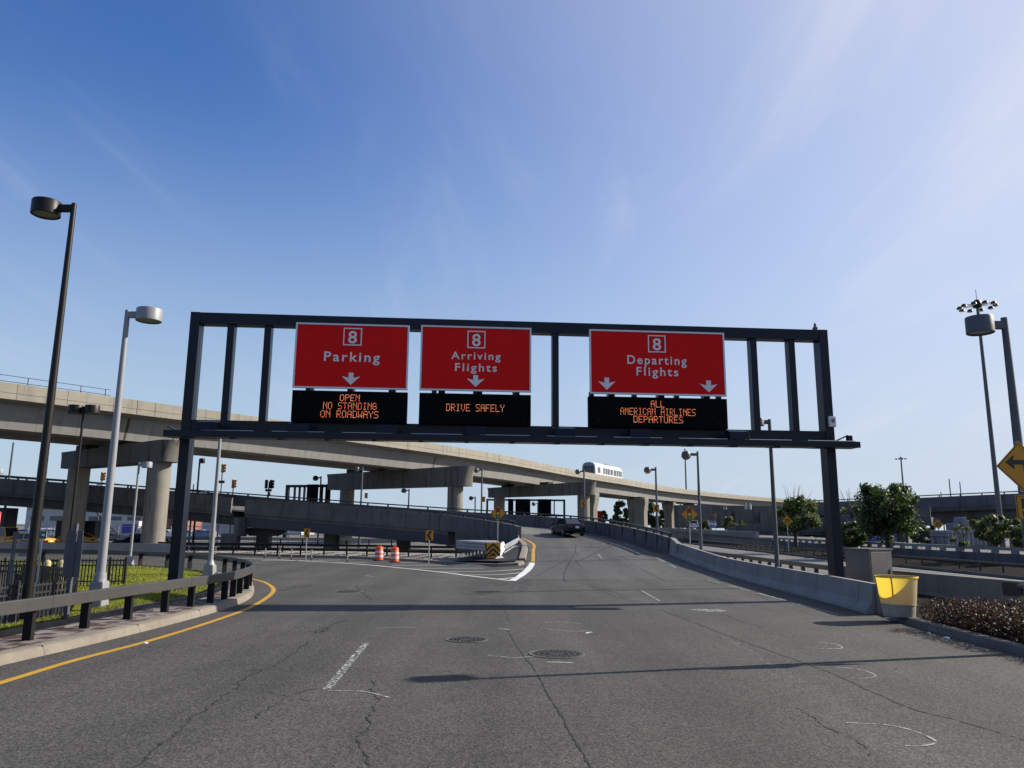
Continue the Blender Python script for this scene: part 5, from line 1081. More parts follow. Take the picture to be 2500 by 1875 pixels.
# far sign gantries
def far_gantry(x0, y0, x1, y1, zt, zb_, ups, panels, label, pmat='led_black'):
    a = Vector((x0,y0,0)); b = Vector((x1,y1,0)); ln = (b-a).length; t = thing('sign_gantry', a, label, 'gantry', rz=atan2(y1-y0,x1-x0))
    for u in (0, ln): m = MB(); m.box((u,0,zt/2),(.5,.6,zt)); m.build('leg', M['steel_navy'], t, world=False)
    m = MB(); m.box((ln/2,0,zt-.22),(ln-.51,.42,.44)); m.build('top_beam', M['steel_navy'], t, world=False)
    m = MB(); m.box((ln/2,0,zb_),(ln-.51,.42,.44)); m.build('bottom_beam', M['steel_navy'], t, world=False)
    for u in ups: m = MB(); m.box((u*ln,0,(zt+zb_)/2-.1),(.28,.36,zt-zb_-.66)); m.build('upright', M['steel_navy'], t, world=False)
    for u0, u1 in panels: m = MB(); m.box(((u0+u1)/2*ln,-.35,(zt+zb_)/2-.1),((u1-u0)*ln,.2,zt-zb_+.3)); m.build('sign_panel', M[pmat], t, world=False)
far_gantry(-38.6,134,-27.4,131,9.2,4.6,(.12,.2,.28),((.34,.52),(.56,.60),(.64,.72)),'far dark gantry with blank sign backs left of the widest pier')
far_gantry(-5.9,193,13.2,193,9.2,5.2,(.17,.42,.68,.87),((.27,.34),(.365,.56),(.655,.83)),'far dark gantry with three sign backs seen under the third pier cap')
far_gantry(20.6,202,24.2,202,6.6,3.6,(),((.22,.9),),'small far gantry holding a red sign under the viaduct','sign_red')

# ================================================================ SMALL THINGS ON THE ROADSIDE
# crash cushion: nose panel, corrugated sides spreading backwards, flared fender and the rail beyond
F0 = gq(1188,1364,.135); F1 = gq(1219,1364,.135); fc = (F0+F1)/2; rear = fc+Vector((-1.35,6.6,0)); dirv = (rear-fc); dirv.z = 0; ln = dirv.length; rzc = atan2(dirv.y, dirv.x)
cc = thing('crash_cushion', fc, 'white steel crash cushion with yellow and black chevron nose at the road fork', 'crash cushion', rz=rzc-pi/2)
# local: y runs backwards along the cushion, x across
hw = .41
m = MB(); m.box((0,-.06,.50),(hw*2,.07,.92)); nose = m.build('nose_panel', M['sign_yellow'], cc, world=False, bev=.02)
m = MB()
for zc in (.34,.64,.94):
    for sgn in (-1,1):
        q = [(0,zc+.02),(sgn*hw,zc-.36),(sgn*hw,zc-.52),(0,zc-.14)]; q = [(x, max(.05,min(.955,z))) for x, z in q]; m.add([(x,-.098,z) for x, z in q],[(0,1,2,3)])
m.build('chevron_stripe', M['sign_black'], nose, world=False)
m = MB()
wz = [(0.0,.42),(.05,.47),(.05,.53),(.0,.58),(.0,.62),(.05,.67),(.05,.73),(.0,.78),(.0,.82),(.05,.87),(.05,.93),(.0,.98)]
for sgn in (-1,1):
    ys = [0,.5,2.2,2.25,4.4,4.45,ln]; wx = [hw+.02,hw+.09,hw+.30,hw+.36,hw+.58,hw+.64,hw+.95]
    for (ya, wa), (yb, wb) in zip(list(zip(ys,wx))[:-1], list(zip(ys,wx))[1:]):
        vs = [(sgn*(wa+o),ya,z) for o, z in wz]+[(sgn*(wb+o),yb,z) for o, z in wz]; n = len(wz); m.add(vs,[(j,j+1,n+j+1,n+j) for j in range(n-1)])
m.build('side_rail', M['galv'], cc, world=False)
m = MB()
for i in range(7): y = .2+i*(ln-.4)/6; w_ = hw+.1*i; m = MB(); m.box((0,y,.93),(2*w_,.10,.07)); m.box((-w_*.7,y,.45),(.12,.1,.9)); m.box((w_*.7,y,.45),(.12,.1,.9)); m.build('diaphragm', M['galv'], cc, world=False)
m = MB(); m.hexa([(-hw-.05,.1,.96),(hw+.05,.1,.96),(hw+.95,ln,.96),(-hw-.95,ln,.96),(-hw-.05,.1,.99),(hw+.05,.1,.99),(hw+.95,ln,.99),(-hw-.95,ln,.99)]); m.build('top_plate', M['galv'], cc, world=False)
m = MB()
vs = []; 
for yy_, xx_, z0, z1 in ((.0,hw+.06,.12,.90),(.35,hw+.22,.22,1.0),(.75,hw+.42,.42,1.03)):
    for q in range(9): f = q/8; vs.append((xx_+(.05 if q%4 in (1,2) else 0)*(yy_/.75), yy_, z0+(z1-z0)*f))
m.add(vs, [(r*9+j, r*9+j+1, (r+1)*9+j+1, (r+1)*9+j) for r in range(2) for j in range(8)]); m.build('fender_panel', M['drum_white'], cc, world=False)
m = MB(); m.box((-hw-.08,.25,.75),(.05,.42,.26)); m.build('yellow_reflector', M['sign_yellow'], cc, world=False)
m = MB(); m.hexa([(.1,-.25,.0),(.75,-.25,.0),(.6,.25,.0),(.2,.25,.0),(.3,-.05,.2),(.5,-.05,.2),(.5,.1,.2),(.3,.1,.2)]); m.build('foot_block', M['drum_white'], cc, world=False)
# W beam rail linking the cushion to the parapet end
q0 = Vector((-.45,51.5,0)); pth = [Vector((-.45,51.5,.55)), Vector((.62,60.6,.95)), Vector((.52,62.9,1.2))]
t = thing('guardrail', (q0.x,51.5,.2), 'short silver beam guardrail linking the crash cushion to the ramp parapet', 'guardrail')
m = MB()
for dz in (0,-.45):
    vs = []; n = len(wz)
    for p in pth: vs += [Vector((p.x+o, p.y, p.z+(z-.42)*.62+.25+dz)) for o, z in wz]
    m.add(vs, [(r*n+j, r*n+j+1, (r+1)*n+j+1, (r+1)*n+j) for r in range(2) for j in range(n-1)])
m.build('rail', M['galv'], t)
m = MB()
for f in (.15,.45,.75): p = pth[0].lerp(pth[1], f); m.box(p+Vector((-.08,0,.0)),(.12,.12,1.0))
m.build('post', M['galv'], t)
# traffic drums
def drum(x, y, label, rz=0):
    t = thing('traffic_drum', (x,y,0), label, 'traffic drum', 'orange traffic drums', rz)
    m = MB(); m.lathe([(.40,.0),(.40,.05),(.31,.07)], n=10); m.build('base', M['rubber'], t, world=False)
    prof = [(.285,.06),(.28,.24),(.275,.25),(.275,.38),(.268,.39),(.265,.52),(.262,.53),(.262,.66),(.255,.67),(.25,.88),(.235,.93),(.10,.95)]
    m = MB(); m.lathe(prof, n=28); m.build('body', M['orange'], t, world=False, smooth=35)
    for z0, z1, r0, r1 in ((.255,.375,.279,.278),(.535,.655,.266,.266)): m = MB(); m.lathe([(r0,z0),(r1,z1)], n=28, cap=False); m.build('white_band', M['drum_white'], t, world=False, smooth=60)
    m = MB(); m.tube([(-.1,0,.94),(-.09,0,1.02),(0,0,1.05),(.09,0,1.02),(.1,0,.94)],.022,6); m.build('handle', M['orange'], t, world=False)
    return t
a = gp(925,1369,0); drum(a.x, a.y, 'left one of the two orange and white traffic drums'); a = gp(963,1373,0); drum(a.x, a.y, 'right one of the two orange and white traffic drums, slightly nearer', .4)
# delineator posts
dl = None
for i, ((px,py), lab) in enumerate((((149,1350.5),'striped delineator post left of the two plate sign post'),((209,1351.3),'striped delineator post just left of the big grey lamp'),((274,1352.3),'striped delineator post right of the big grey lamp'),((340,1353.5),'striped delineator post just right of the small white lamp'),((398,1354.8),'striped delineator post left of the left gantry leg'),((460,1356.6),'striped delineator post right of the left gantry leg'),((525,1359),'striped delineator post just right of the grey lamp on the lawn'),((647,1363),'striped delineator post left of two close ones under the ramp end'),((682,1364.6),'middle one of three close striped delineator posts'),((711,1366),'striped delineator post left of the left chevron plate'),((760,1368),'striped delineator post right of the left chevron plate'),((848,1373),'nearest striped delineator post, left of the drums'))):
    p = gp(px,py,0)
    if dl is None:
        dl = thing('delineator_post', p, lab, 'delineator', 'flexible striped delineator posts'); m = MB(); m.lathe([(.12,0),(.12,.03),(.05,.06)], n=12); m.build('base', M['rubber'], dl, world=False); m = MB(); m.tube([(0,0,.05),(0,0,.72)],.034,8); m.build('post', M['rubber'], dl, world=False)
        for k_ in range(4): m = MB(); m.lathe([(.037,.20+k_*.14),(.037,.26+k_*.14)], n=8, cap=False); m.build('white_band', M['drum_white'], dl, world=False)
        base_dl = dl
    else: dup(base_dl, p, label=lab)
# crash barrel (yellow, open top) beside the end of the barrier
bp_ = Vector((9.98,20.45,.15)); t = thing('sand_barrel', bp_, 'open yellow plastic barrel standing at the end of the concrete barrier', 'barrel')
m = MB(); m.lathe([(.41,.29),(.435,.45),(.465,.75),(.49,.955),(.505,.958),(.505,.985),(.485,.985)], n=40, cap=False); m.build('upper_shell', M['barrel'], t, world=False, smooth=40)
m = MB(); m.lathe([(.37,0),(.385,.1),(.405,.28),(.42,.285),(.42,.305),(.405,.31)], n=40, cap=False); m.lathe([(.39,.18),(.01,.19)], n=40); m.build('lower_shell', M['barrel_low'], t, world=False, smooth=40)
m = MB(); m.lathe([(.492,.958),(.515,.955),(.518,.972),(.512,.992),(.49,.988)], n=40, cap=False); m.build('rim', M['barrel_rim'], t, world=False, smooth=50)
m = MB(); m.box((-.30,-.365,.72),(.03,.03,.52),.7); m.build('seam_rib', M['barrel_rim'], t, world=False)
# steel cabinet behind the barrier
t = thing('utility_cabinet', (13.0,28.6,0), 'large grey steel cabinet between gantry leg and yellow barrel', 'cabinet', rz=.52)
m = MB(); m.box((0,0,.83),(1.25,1.0,1.56)); m.build('body', M['box_grey'], t, world=False, bev=.012); m = MB(); m.box((0,0,1.635),(1.33,1.08,.05)); m.build('roof', M['box_grey'], t, world=False); m = MB(); m.box((0,0,.03),(1.4,1.15,.1)); m.build('plinth', M['kerb_dark'], t, world=False)
m = MB(); m.box((.0,-.505,.85),(1.12,.012,1.38)); d_ = m.build('door', M['box_grey'], t, world=False, bev=.004); m = MB(); m.box((.42,-.52,.85),(.03,.03,.16)); m.build('handle', M['rail_dark'], d_, world=False)

# hedge of reddish shrubs in the planter bed
def shrub(x, y, z, r, h, nl, label, mats, ls, group, name='shrub', cat='shrub', twig=True):
    t = thing(name, (x,y,z), label, cat, group); m = MB()
    for _ in range(nl):
        while True:
            a, b, c = random.uniform(-1,1), random.uniform(-1,1), random.uniform(-1,1)
            if a*a+b*b+c*c <= 1: break
        rr_ = (a*a+b*b+c*c)**.5
        if rr_ < .45 and random.random() < .7: continue
        p = Vector((a*r, b*r, h*.5+c*h*.55)); p.z = max(.02, p.z)
        n = Vector((random.gauss(0,1),random.gauss(0,1),random.gauss(0,1)+.6)).normalized(); u = n.orthogonal().normalized(); v = n.cross(u); s = ls*random.uniform(.6,1.3)
        m.add([p-u*s*.9, p-v*s*.45, p+u*s*.9, p+v*s*.45],[(0,1,2,3)], random.randrange(len(mats)))
    m.build('foliage', mats, t, world=False, recalc=False)
    if twig:
        m = MB()
        for _ in range(9): q = random.uniform(0,2*pi); m.tube([(0,0,0),(cos(q)*r*.4,sin(q)*r*.4,h*.5),(cos(q+.3)*r*.8,sin(q+.3)*r*.8,h*1.02)],[.012,.009,.004],4)
        m.build('stem', M['wood'], t, world=False)
    return t
shr = []
k_ = 0
for row, (xo, n) in enumerate(((.62,13),(1.35,14),(2.1,13))):
    for i in range(n):
        y = 11.6+i*.66+row*.2; x = 9.72+xo+random.uniform(-.12,.12)
        if y > 20.3 or (y > 19.4 and row == 0): continue
        if not shr:
            shr = [shrub(x, y, .14, .55, .50, 1100, 'one of the reddish brown shrubs massed in the planter bed', M['hedge'], .036, 'reddish shrubs of the planter hedge'), ]
            for vv in (1,2): shr.append(shrub(x+.1, y+.66*vv*.0, .14, .55, .48+.06*vv, 1100, 'one of the reddish brown shrubs massed in the planter bed', M['hedge'], .036, 'reddish shrubs of the planter hedge')); shr[-1].location = (9.72+.62+vv*.7, 11.2, .14)
        else: dup(shr[random.randrange(3)], (x, y, .14), random.uniform(0,6.28))

# ================================================================ VEHICLES
def vehicle(name, loc, rz, label, cat, paint, kind='sedan', L=4.85, W=1.82, H=1.45, group=None, plate=True):
    t = thing(name, loc, label, cat, group, rz); h = L/2; w_ = W/2      # local: front is +y, x right
    if kind == 'sedan':
        st_ = [(-1.0,.62,.86,.40),(-.965,.86,.98,.30),(-.80,.97,1.02,.24),(-.45,1.0,.98,.2),(0,1.0,.95,.2),(.40,1.0,.93,.2),(.72,.97,.86,.22),(.92,.86,.74,.26),(1.0,.60,.62,.34)]
        gh = [(-.70,1.00,.80),(-.40,H,.66),(.10,H*.995,.67),(.42,.94,.82)]
    else:
        st_ = [(-1.0,.80,1.05,.45),(-.97,.95,1.12,.36),(-.80,1.0,1.14,.28),(-.4,1.0,1.12,.26),(0,1.0,1.10,.26),(.40,1.0,1.06,.26),(.72,.97,1.0,.28),(.93,.86,.86,.32),(1.0,.62,.72,.4)]
        gh = [(-.97,1.12,.84),(-.82,H,.74),(.12,H*.985,.74),(.46,1.05,.84)]
    rings = []
    for f, wf, zt_, zb_ in st_:
        ww = w_*wf; y = f*h; zm = (zt_+zb_)/2
        half = [(ww*.80,zb_),(ww*.97,zb_+.10),(ww*1.0,zm),(ww*.97,zt_-.10),(ww*.88,zt_-.01),(ww*.45,zt_+.015)]
        rings.append([(x,y,z) for x,z in half]+[(-x,y,z) for x,z in reversed(half)])
    n = 12; m = MB(); m.add([v for r in rings for v in r], [(a*n+j,a*n+(j+1)%n,(a+1)*n+(j+1)%n,(a+1)*n+j) for a in range(len(rings)-1) for j in range(n)]+[tuple(range(n-1,-1,-1)), tuple((len(rings)-1)*n+j for j in range(n))]); m.build('body', paint, t, world=False, smooth=38)
    # roof and pillars as one skin, glass set in as separate panes
    (y0,z0,w0),(y1,z1,w1),(y2,z2,w2),(y3,z3,w3) = [(f*h,z,wf*w_) for f,z,wf in gh]
    m = MB(); m.hexa([(-w1,y1,z1-.06),(w1,y1,z1-.06),(w2,y2,z2-.06),(-w2,y2,z2-.06),(-w1*.86,y1+.06,z1),(w1*.86,y1+.06,z1),(w2*.86,y2-.06,z2),(-w2*.86,y2-.06,z2)])
    for sx in (-1,1):
        for (ya,za,wa),(yb,zb_,wb) in (((y0,z0,w0),(y1,z1-.05,w1)),((y3,z3,w3),(y2,z2-.05,w2))): m.tube([(sx*wa*.98,ya,za-.02),(sx*wb*.98,yb,zb_)],.055,6)
        ym = (y1+y2)/2; m.tube([(sx*(w0+w3)/2*.99,ym,(z0+z3)/2-.06),(sx*(w1+w2)/2*.99,ym,z1-.05)],.045,6)
    m.build('roof', paint, t, world=False, bev=.03)
    m = MB(); m.add([(-w0*.95,y0,z0-.02),(w0*.95,y0,z0-.02),(w1*.95,y1,z1-.07),(-w1*.95,y1,z1-.07)],[(0,1,2,3)]); m.build('rear_window', M['glass'], t, world=False)
    m = MB(); m.add([(w3*.95,y3,z3-.02),(-w3*.95,y3,z3-.02),(-w2*.95,y2,z2-.07),(w2*.95,y2,z2-.07)],[(0,1,2,3)]); m.build('windshield', M['glass'], t, world=False)
    for sx in (-1,1): m = MB(); m.add([(sx*w0*.97,y0+.05,z0-.05),(sx*w1*.97,y1,z1-.08),(sx*w2*.97,y2,z2-.08),(sx*w3*.97,y3-.05,z3-.05)],[(0,1,2,3)]); m.build('side_window', M['glass'], t, world=False)
    for sx in (-1,1):
        for fy in (-.56,.60):
            c = (sx*(w_-.10),fy*h,.33); m = MB(); m.tube([(c[0]-sx*.11,c[1],.33),(c[0]+sx*.115,c[1],.33)],.33,22); wh = m.build('wheel', M['rubber'], t, world=False, bev=.02)
            m = MB(); m.tube([(c[0]+sx*.10,c[1],.33),(c[0]+sx*.125,c[1],.33)],.225,18)
            for k_ in range(5): a = k_*2*pi/5; m.box((c[0]+sx*.128,c[1]+.11*cos(a),.33+.11*sin(a)),(.012,.05,.2), M=Matrix.Rotation(a-pi/2,3,'X'))
            m.build('rim', M['rim'], wh, world=False)
        m = MB(); m.box((sx*(w_+.09),gh[3][0]*h-.18,gh[3][1]+.06),(.20,.12,.13)); m.build('mirror', paint, t, world=False, bev=.03)
        zt_ = st_[1][2]; m = MB(); m.box((sx*w_*.66,-h*.985,zt_-.20),(w_*.44,.12,.17)); m.build('tail_lamp', M['tail'], t, world=False, bev=.02)
        m = MB(); m.box((sx*w_*.62,h*.955,.66),(w_*.4,.14,.13)); m.build('headlamp', M['chrome'], t, world=False, bev=.02)
    m = MB(); m.box((0,-h*.975,.46),(W*.86,.22,.26)); m.build('rear_bumper', paint, t, world=False, bev=.06)
    if plate: m = MB(); m.box((0,-h*1.0-.005,st_[1][2]-.24),(.34,.02,.17)); m.build('number_plate', M['litter'], t, world=False); m = MB(); m.box((0,-h*.985,zt_-.11),(W*.42,.06,.035)); m.build('chrome_trim', M['chrome'], t, world=False)
    return t
vehicle('car', (4.92,67.6,1.62), radians(15), 'dark blue sedan climbing the ramp, seen from behind', 'car', M['navy_paint'], H=1.52)
p = at(1695,1290.5,175); vehicle('car', (p.x,175,p.z), radians(-14), 'white suv far off left of the dome headed lamp', 'car', M['white_paint'], 'suv', 4.7, 1.9, 1.75)
p = at(1739,1290,170); vehicle('car', (p.x,170,p.z), radians(168), 'small blue car coming under the viaduct on the mid level road', 'car', M['blue_paint'], 'suv', 4.5, 1.8, 1.6)
vehicle('taxi', (-46.6,70.2,0.02), radians(80), 'yellow taxi van half hidden behind the low barrier at far left', 'taxi', M['taxi_paint'], 'suv', 4.9, 1.95, 1.95)
vehicle('taxi', (-42.6,68.8,0.02), radians(86), 'yellow and white taxi mostly hidden by the black lamp post', 'taxi', M['taxi_paint'], 'sedan', 4.9, 1.85, 1.45)
vehicle('taxi', (-42.6,76.5,0.02), radians(85), 'yellow taxi behind the big grey lamp', 'taxi', M['taxi_paint'], 'sedan')
vehicle('car', (-34.2,72.5,0.02), radians(84), 'black car parked left of the nearest viaduct column', 'car', M['navy_paint'])
random.seed(21); cols = ['white_paint','silver_paint','navy_paint','white_paint','red_paint','silver_paint','blue_paint']
protos = {}
lots = []
for r, Y in enumerate((122,134,147)):
    for i in range(9):
        px = 60+i*54+r*17
        if px > 500: continue
        lots.append((px, Y))
for i,(px,Y) in enumerate(lots):
    p = at(px,1300,Y); c = cols[random.randrange(len(cols))]
    if c not in protos: protos[c] = vehicle('parked_car', (p.x,Y,0), radians(90+random.uniform(-4,4)), 'x', 'car', M[c], random.choice(('sedan','suv')), group='cars parked on the far lot', plate=False); o = protos[c]
    else: o = dup(protos[c], (p.x,Y,0), radians(90+random.uniform(-4,4)))
    o['label'] = {'white_paint':'white','silver_paint':'silver','navy_paint':'dark','red_paint':'red','blue_paint':'blue'}[c]+' car among those parked on the far lot beneath the ramp'
def truck(px, Y, label, w_, h_, mat, panel):
    p = at(px,1300,Y); t = thing('truck', (p.x,Y,0), label, 'truck'); m = MB(); m.box((0,0,h_/2+.5),(w_,2.3,h_-.5)); m.build('cargo_box', mat, t, world=False, bev=.05); m = MB(); m.box((w_/2+.9,0,1.1),(1.7,2.1,1.7)); m.build('cab', M['white_paint'], t, world=False, bev=.15)
    m = MB(); m.box((w_*.22,-1.16,h_*.55+.3),(w_*.45,.02,h_*.5)); m.build('side_panel', panel, t, world=False)
    for x in (-w_*.35,w_*.3,w_/2+1.0): m = MB(); m.tube([(x,-1.15,.45),(x,1.1,.45)],.45,14); m.build('wheel', M['rubber'], t, world=False)
truck(307,112,'white box truck with blue side panel on the far lot',4.6,2.5,M['build_white'],M['build_blue'])
p = at(2128,1303,88); t = thing('truck', (p.x,88,.9), 'dark blue container with white zigzag mark behind the big tree', 'container'); m = MB(); m.box((0,0,1.25),(4.6,2.3,2.3)); m.build('body', M['build_blue'], t, world=False, bev=.05); m = MB(); m.add([(-.5,-1.16,.4),(-.5,-1.16,1.3),(-.15,-1.16,.75),(.15,-1.16,1.3),(.5,-1.16,.4)],[(0,1,2),(2,3,4)]); m.build('white_mark', M['sign_white'], t, world=False); t['category'] = 'container'; t.name = 'container'

# ================================================================ RIGHT OVERPASS, HOUSINGS, FAR BUILDINGS
ov = thing('road_overpass', (60,110,0), 'dark concrete road overpass behind the trees on the right', 'bridge')
OP = spline([(46.5,128,5.5),(52,118,5.6),(62,108,6.0),(75,101,6.5),(95,95,7.0),(130,92,7.4)], 3)
m = MB(); m.sweep([(0,-.35),(0,1.07),(.3,1.07),(.35,-.35)], OP); m.build('parapet', M['concrete_old'], ov)
m = MB(); m.sweep([(9.0,-.35),(9.0,1.07),(9.3,1.07),(9.35,-.35)], OP); m.build('parapet', M['concrete_old'], ov)
m = MB(); m.sweep([(.05,-.36),(.2,-.95),(1.6,-1.0),(1.8,-2.7),(7.4,-2.7),(7.6,-1.0),(9.2,-.95),(9.3,-.36)], OP); m.build('girder', M['concrete_old'], ov)
m = MB(); q = offs(OP,.15); m.sweep([(-.07,1.28),(.07,1.28),(.07,1.42),(-.07,1.42)], q)
for p, tv in along(q, 2.6): m.box(p+Vector((0,0,1.17)),(.16,.1,.22),atan2(tv.y,tv.x))
m.build('bridge_rail', M['rail_dark'], ov)
for px, Y, w_ in ((2203,112,2.6),(1966,128,2.6),(2420,108,2.4)):
    p = at(px,1300,Y); m = MB(); m.lathe([(w_*.28,0),(w_*.28,3.2)],(p.x,Y,0),18); m.box((p.x,Y,3.1),(5,1.6,.9),.4); m.build('column', M['concrete_pier'], ov, smooth=40)
ow = thing('ramp_bridge', (38,120,0), 'concrete ramp rising from the mid level road beneath the far overpass', 'bridge')
R1 = spline([(35.5,128,1.8),(41,118,2.5),(48,110,3.5),(56,104,4.4)], 2); m = MB(); m.sweep([(0,-.3),(0,1.0),(.3,1.0),(.3,-.3)], R1); m.build('parapet', M['concrete_old'], ow); m = MB(); m.sweep([(.1,-.31),(.4,-1.3),(6,-1.3),(6.2,-.31)], R1); m.build('girder', M['concrete_old'], ow)
fb = thing('road_overpass', (55,205,0), 'dark shaded bridge wall far behind under the end of the viaduct', 'bridge'); m = MB(); m.box((62,190,5.2),(44,4,5.4),.05); m.build('girder', M['concrete_old'], fb)
for x in (54,60,66): m = MB(); m.box((x,186.9,3.6),(.8,1.2,5.5)); m.build('column', M['concrete_old'], fb)
for px, lab in ((1770,'left pair of white pods hanging under the viaduct end'),(1826,'right pair of white pods hanging under the viaduct end')):
    p = at(px,1240 if px < 1800 else 1236,183); t = thing('pipe_pod', (p.x,183,p.z), lab, 'pipe'); s = .32 if px < 1800 else .62
    for dx in (-.9,.9): m = MB(); m.lathe([(.55*s/1.1,-s*1.2),(.6*s/1.1,-s),(.6*s/1.1,s*.4),(.2,s*1.1)],(dx*s*.9,0,0),12); m.build('pod', M['build_white'], t, world=False, smooth=40)
    m = MB(); m.box((0,0,s*.9),(3.0*s,.3,.2)); m.build('hanger', M['kerb_dark'], t, world=False)
t = thing('equipment_housing', (43.5,79,.8), 'pale grey ribbed metal equipment housing behind the right wall', 'equipment housing')
m = MB(); m.box((45.1,79,1.5),(4.0,3,1.7)); m.build('body', M['box_pale'], t, bev=.05); m = MB()
for k_ in range(10): m.box((43.3+k_*.4,77.48,1.5),(.06,.05,1.6))
m.build('rib', M['build_white'], t); m = MB()
for x, z, w_, hh in ((45.7,2.85,.9,1.0),(44.75,2.7,.7,.7),(46.5,2.65,.5,.6),(45.5,3.5,.4,.35)): m.box((x,79,z),(w_,1.6,hh))
m.build('roof_unit', M['box_pale'], t, bev=.05)
t = thing('equipment_housing', (52,77,.8), 'second pale metal housing half hidden by the right shrubs', 'equipment housing'); m = MB(); m.box((50.6,77,1.3),(1.4,3,1.5)); m.build('body', M['box_pale'], t, bev=.05); m = MB(); m.box((50.6,77,2.1),(1.6,3.2,.1)); m.build('roof', M['build_white'], t)
pth = [Vector((36,75,.8)),Vector((50,71,.8))]; t = thing('fence', (36,75,.8), 'thin dark mesh fence before the pale housing', 'fence'); m = MB()
for p, tv in along(pth, .45): m.box(p+Vector((0,0,.6)),(.03,.03,1.2))
m.build('picket', M['rail_dark'], t); m = MB()
for zz in (.15,1.2): m.sweep([(-.02,zz),(.02,zz),(.02,zz+.05),(-.02,zz+.05)], pth)
m.build('rail', M['rail_dark'], t)
# left background: low terminal building, fence lines and a dark stair tower
t = thing('building', (-70,205,0), 'low white building far off beneath the ramp on the left', 'building'); m = MB(); m.box((-88,205,3.2),(70,14,6.4)); m.build('wall', M['build_white'], t); m = MB(); m.box((-88,205,6.55),(72,16,.35)); m.build('roof', M['kerb_dark'], t)
for k_ in range(14): m = MB(); m.box((-120+k_*4.9,197.95,3.6),(3.4,.1,1.2)); m.build('window', M['train_glass'], t)
t = thing('building', (-62,170,0), 'brick red low building behind the left gantry leg', 'building'); m = MB(); m.box((-74,172,2.4),(9,8,4.8)); m.build('wall', M['brick'], t); m = MB(); m.box((-74,172,4.9),(9.6,8.6,.25)); m.build('roof', M['kerb_dark'], t)
for y, x0, x1, lab in ((96,-70,-20,'nearer chain link fence by the far lot beneath the ramp'),(112,-90,-26,'farther pale chain link fence across the lot')):
    pth = [Vector((x0,y,0)),Vector((x1,y-2,0))]; t = thing('fence', (x0,y,0), lab, 'fence'); m = MB()
    for p, tv in along(pth, 2.8): m.tube([p,p+Vector((0,0,2.1))],.045,6)
    m.build('post', M['galv'], t); m = MB()
    for zz in (.3,1.2,2.05): m.tube([q+Vector((0,0,zz)) for q in pth],.03,6)
    m.build('rail', M['galv'], t)
t = thing('stair_tower', (-47.5,80,0), 'dark stair block beneath the ramp at far left', 'stairs'); m = MB(); m.box((-44.5,81,1.3),(4,2,2.6)); m.build('block', M['rail_dark'], t)
m = MB()
for k_ in range(8): m.box((-41.8+k_*.32,79.6,2.4-k_*.28),(.3,1.4,.06))
m.build('step', M['kerb_dark'], t); m = MB(); m.tube([(-42,79,3.4),(-39.3,79,1.0)],.04,6); m.tube([(-42,79,2.9),(-39.3,79,.5)],.04,6); m.build('handrail', M['galv'], t)
t = thing('service_box', (-40.2,60.0,.02), 'pale grey service box before the low barrier left of the black lamp', 'service box'); m = MB(); p = at(64,1340,56.5); m.box((p.x,56.5,.55),(.75,.5,1.1)); m.build('body', M['box_pale'], t, bev=.02); m = MB(); m.box((p.x,56.5,1.12),(.8,.55,.04)); m.build('lid', M['lamp_mid'], t)

# ================================================================ TREES
def tree(x, y, z, h, rx, rz_, label, mats, nl, ls, trunk=.25, base=.35, clumps=26, group='trees beyond the roads', seed=0, ry=None, bare=0):
    rnd = random.Random(seed); t = thing('tree', (x,y,z), label, 'tree', group); ry = ry or rx
    cz = h-rz_; m = MB(); C_ = []
    for _ in range(clumps):
        while True:
            a, b, c = rnd.uniform(-1,1), rnd.uniform(-1,1), rnd.uniform(-1,1)
            if .12 < a*a+b*b+c*c <= 1: break
        C_.append((Vector((a*rx*.95, b*ry*.95, cz+c*rz_*.95)), rnd.uniform(.20,.36)*min(rx,rz_)))
    for i in range(nl):
        cc_, r = C_[rnd.randrange(len(C_))]
        d = Vector((rnd.gauss(0,1),rnd.gauss(0,1),rnd.gauss(0,.75))); d = d.normalized()*r*rnd.random()**.45; p = cc_+d
        n = (d.normalized()+Vector((rnd.gauss(0,.6),rnd.gauss(0,.6),rnd.gauss(0,.6)+.35))).normalized(); u = n.orthogonal().normalized(); q = rnd.uniform(0,2*pi); v = n.cross(u); uu = u*cos(q)+v*sin(q); vv = n.cross(uu); s = ls*rnd.uniform(.6,1.35)
        m.add([p-uu*s, p-vv*s*.55, p+uu*s, p+vv*s*.55],[(0,1,2,3)], rnd.randrange(len(mats)))
    m.build('crown', mats, t, world=False, recalc=False)
    m = MB(); top = Vector((rnd.uniform(-.3,.3),rnd.uniform(-.3,.3),cz)); m.tube([(0,0,-.1),(top.x*.3,top.y*.3,h*base*.8),tuple(top)],[trunk,trunk*.75,trunk*.3],9)
    for cc_, r in C_[:14]:
        st0 = Vector((top.x*.3,top.y*.3,h*base*rnd.uniform(.7,1.1))); mid = st0.lerp(cc_,.55)+Vector((0,0,-.05*h)); m.tube([st0,mid,cc_],[trunk*.4,trunk*.25,trunk*.06],6)
    for k_ in range(bare):
        a = rnd.uniform(0,2*pi); q = Vector((cos(a)*rx*rnd.uniform(.2,.9),sin(a)*rx*.5,h*rnd.uniform(1.0,1.18))); m.tube([top, top.lerp(q,.6)+Vector((0,0,-.2)), q],[trunk*.25,trunk*.12,.01],4)
    m.build('trunk', M['wood'], t, world=False); return t
def tree_at(px, pytop, Y, wpx, zbase, label, mats, nl, ls, crown=.7, **kw):
    p = at(px, pytop, Y); r = wpx*Y/FPX/2; h = p.z-zbase; return tree(p.x, Y, zbase, h, r, h*crown/2, label, mats, nl, ls, **kw)
L_, LP_ = M['leaf'], M['leaf_pale']
tree_at(2155,1159,62,140,.6,'big round leafy tree in front of the right overpass', L_, 12000, .125, crown=.86, trunk=.22, clumps=62, seed=3, base=.3)
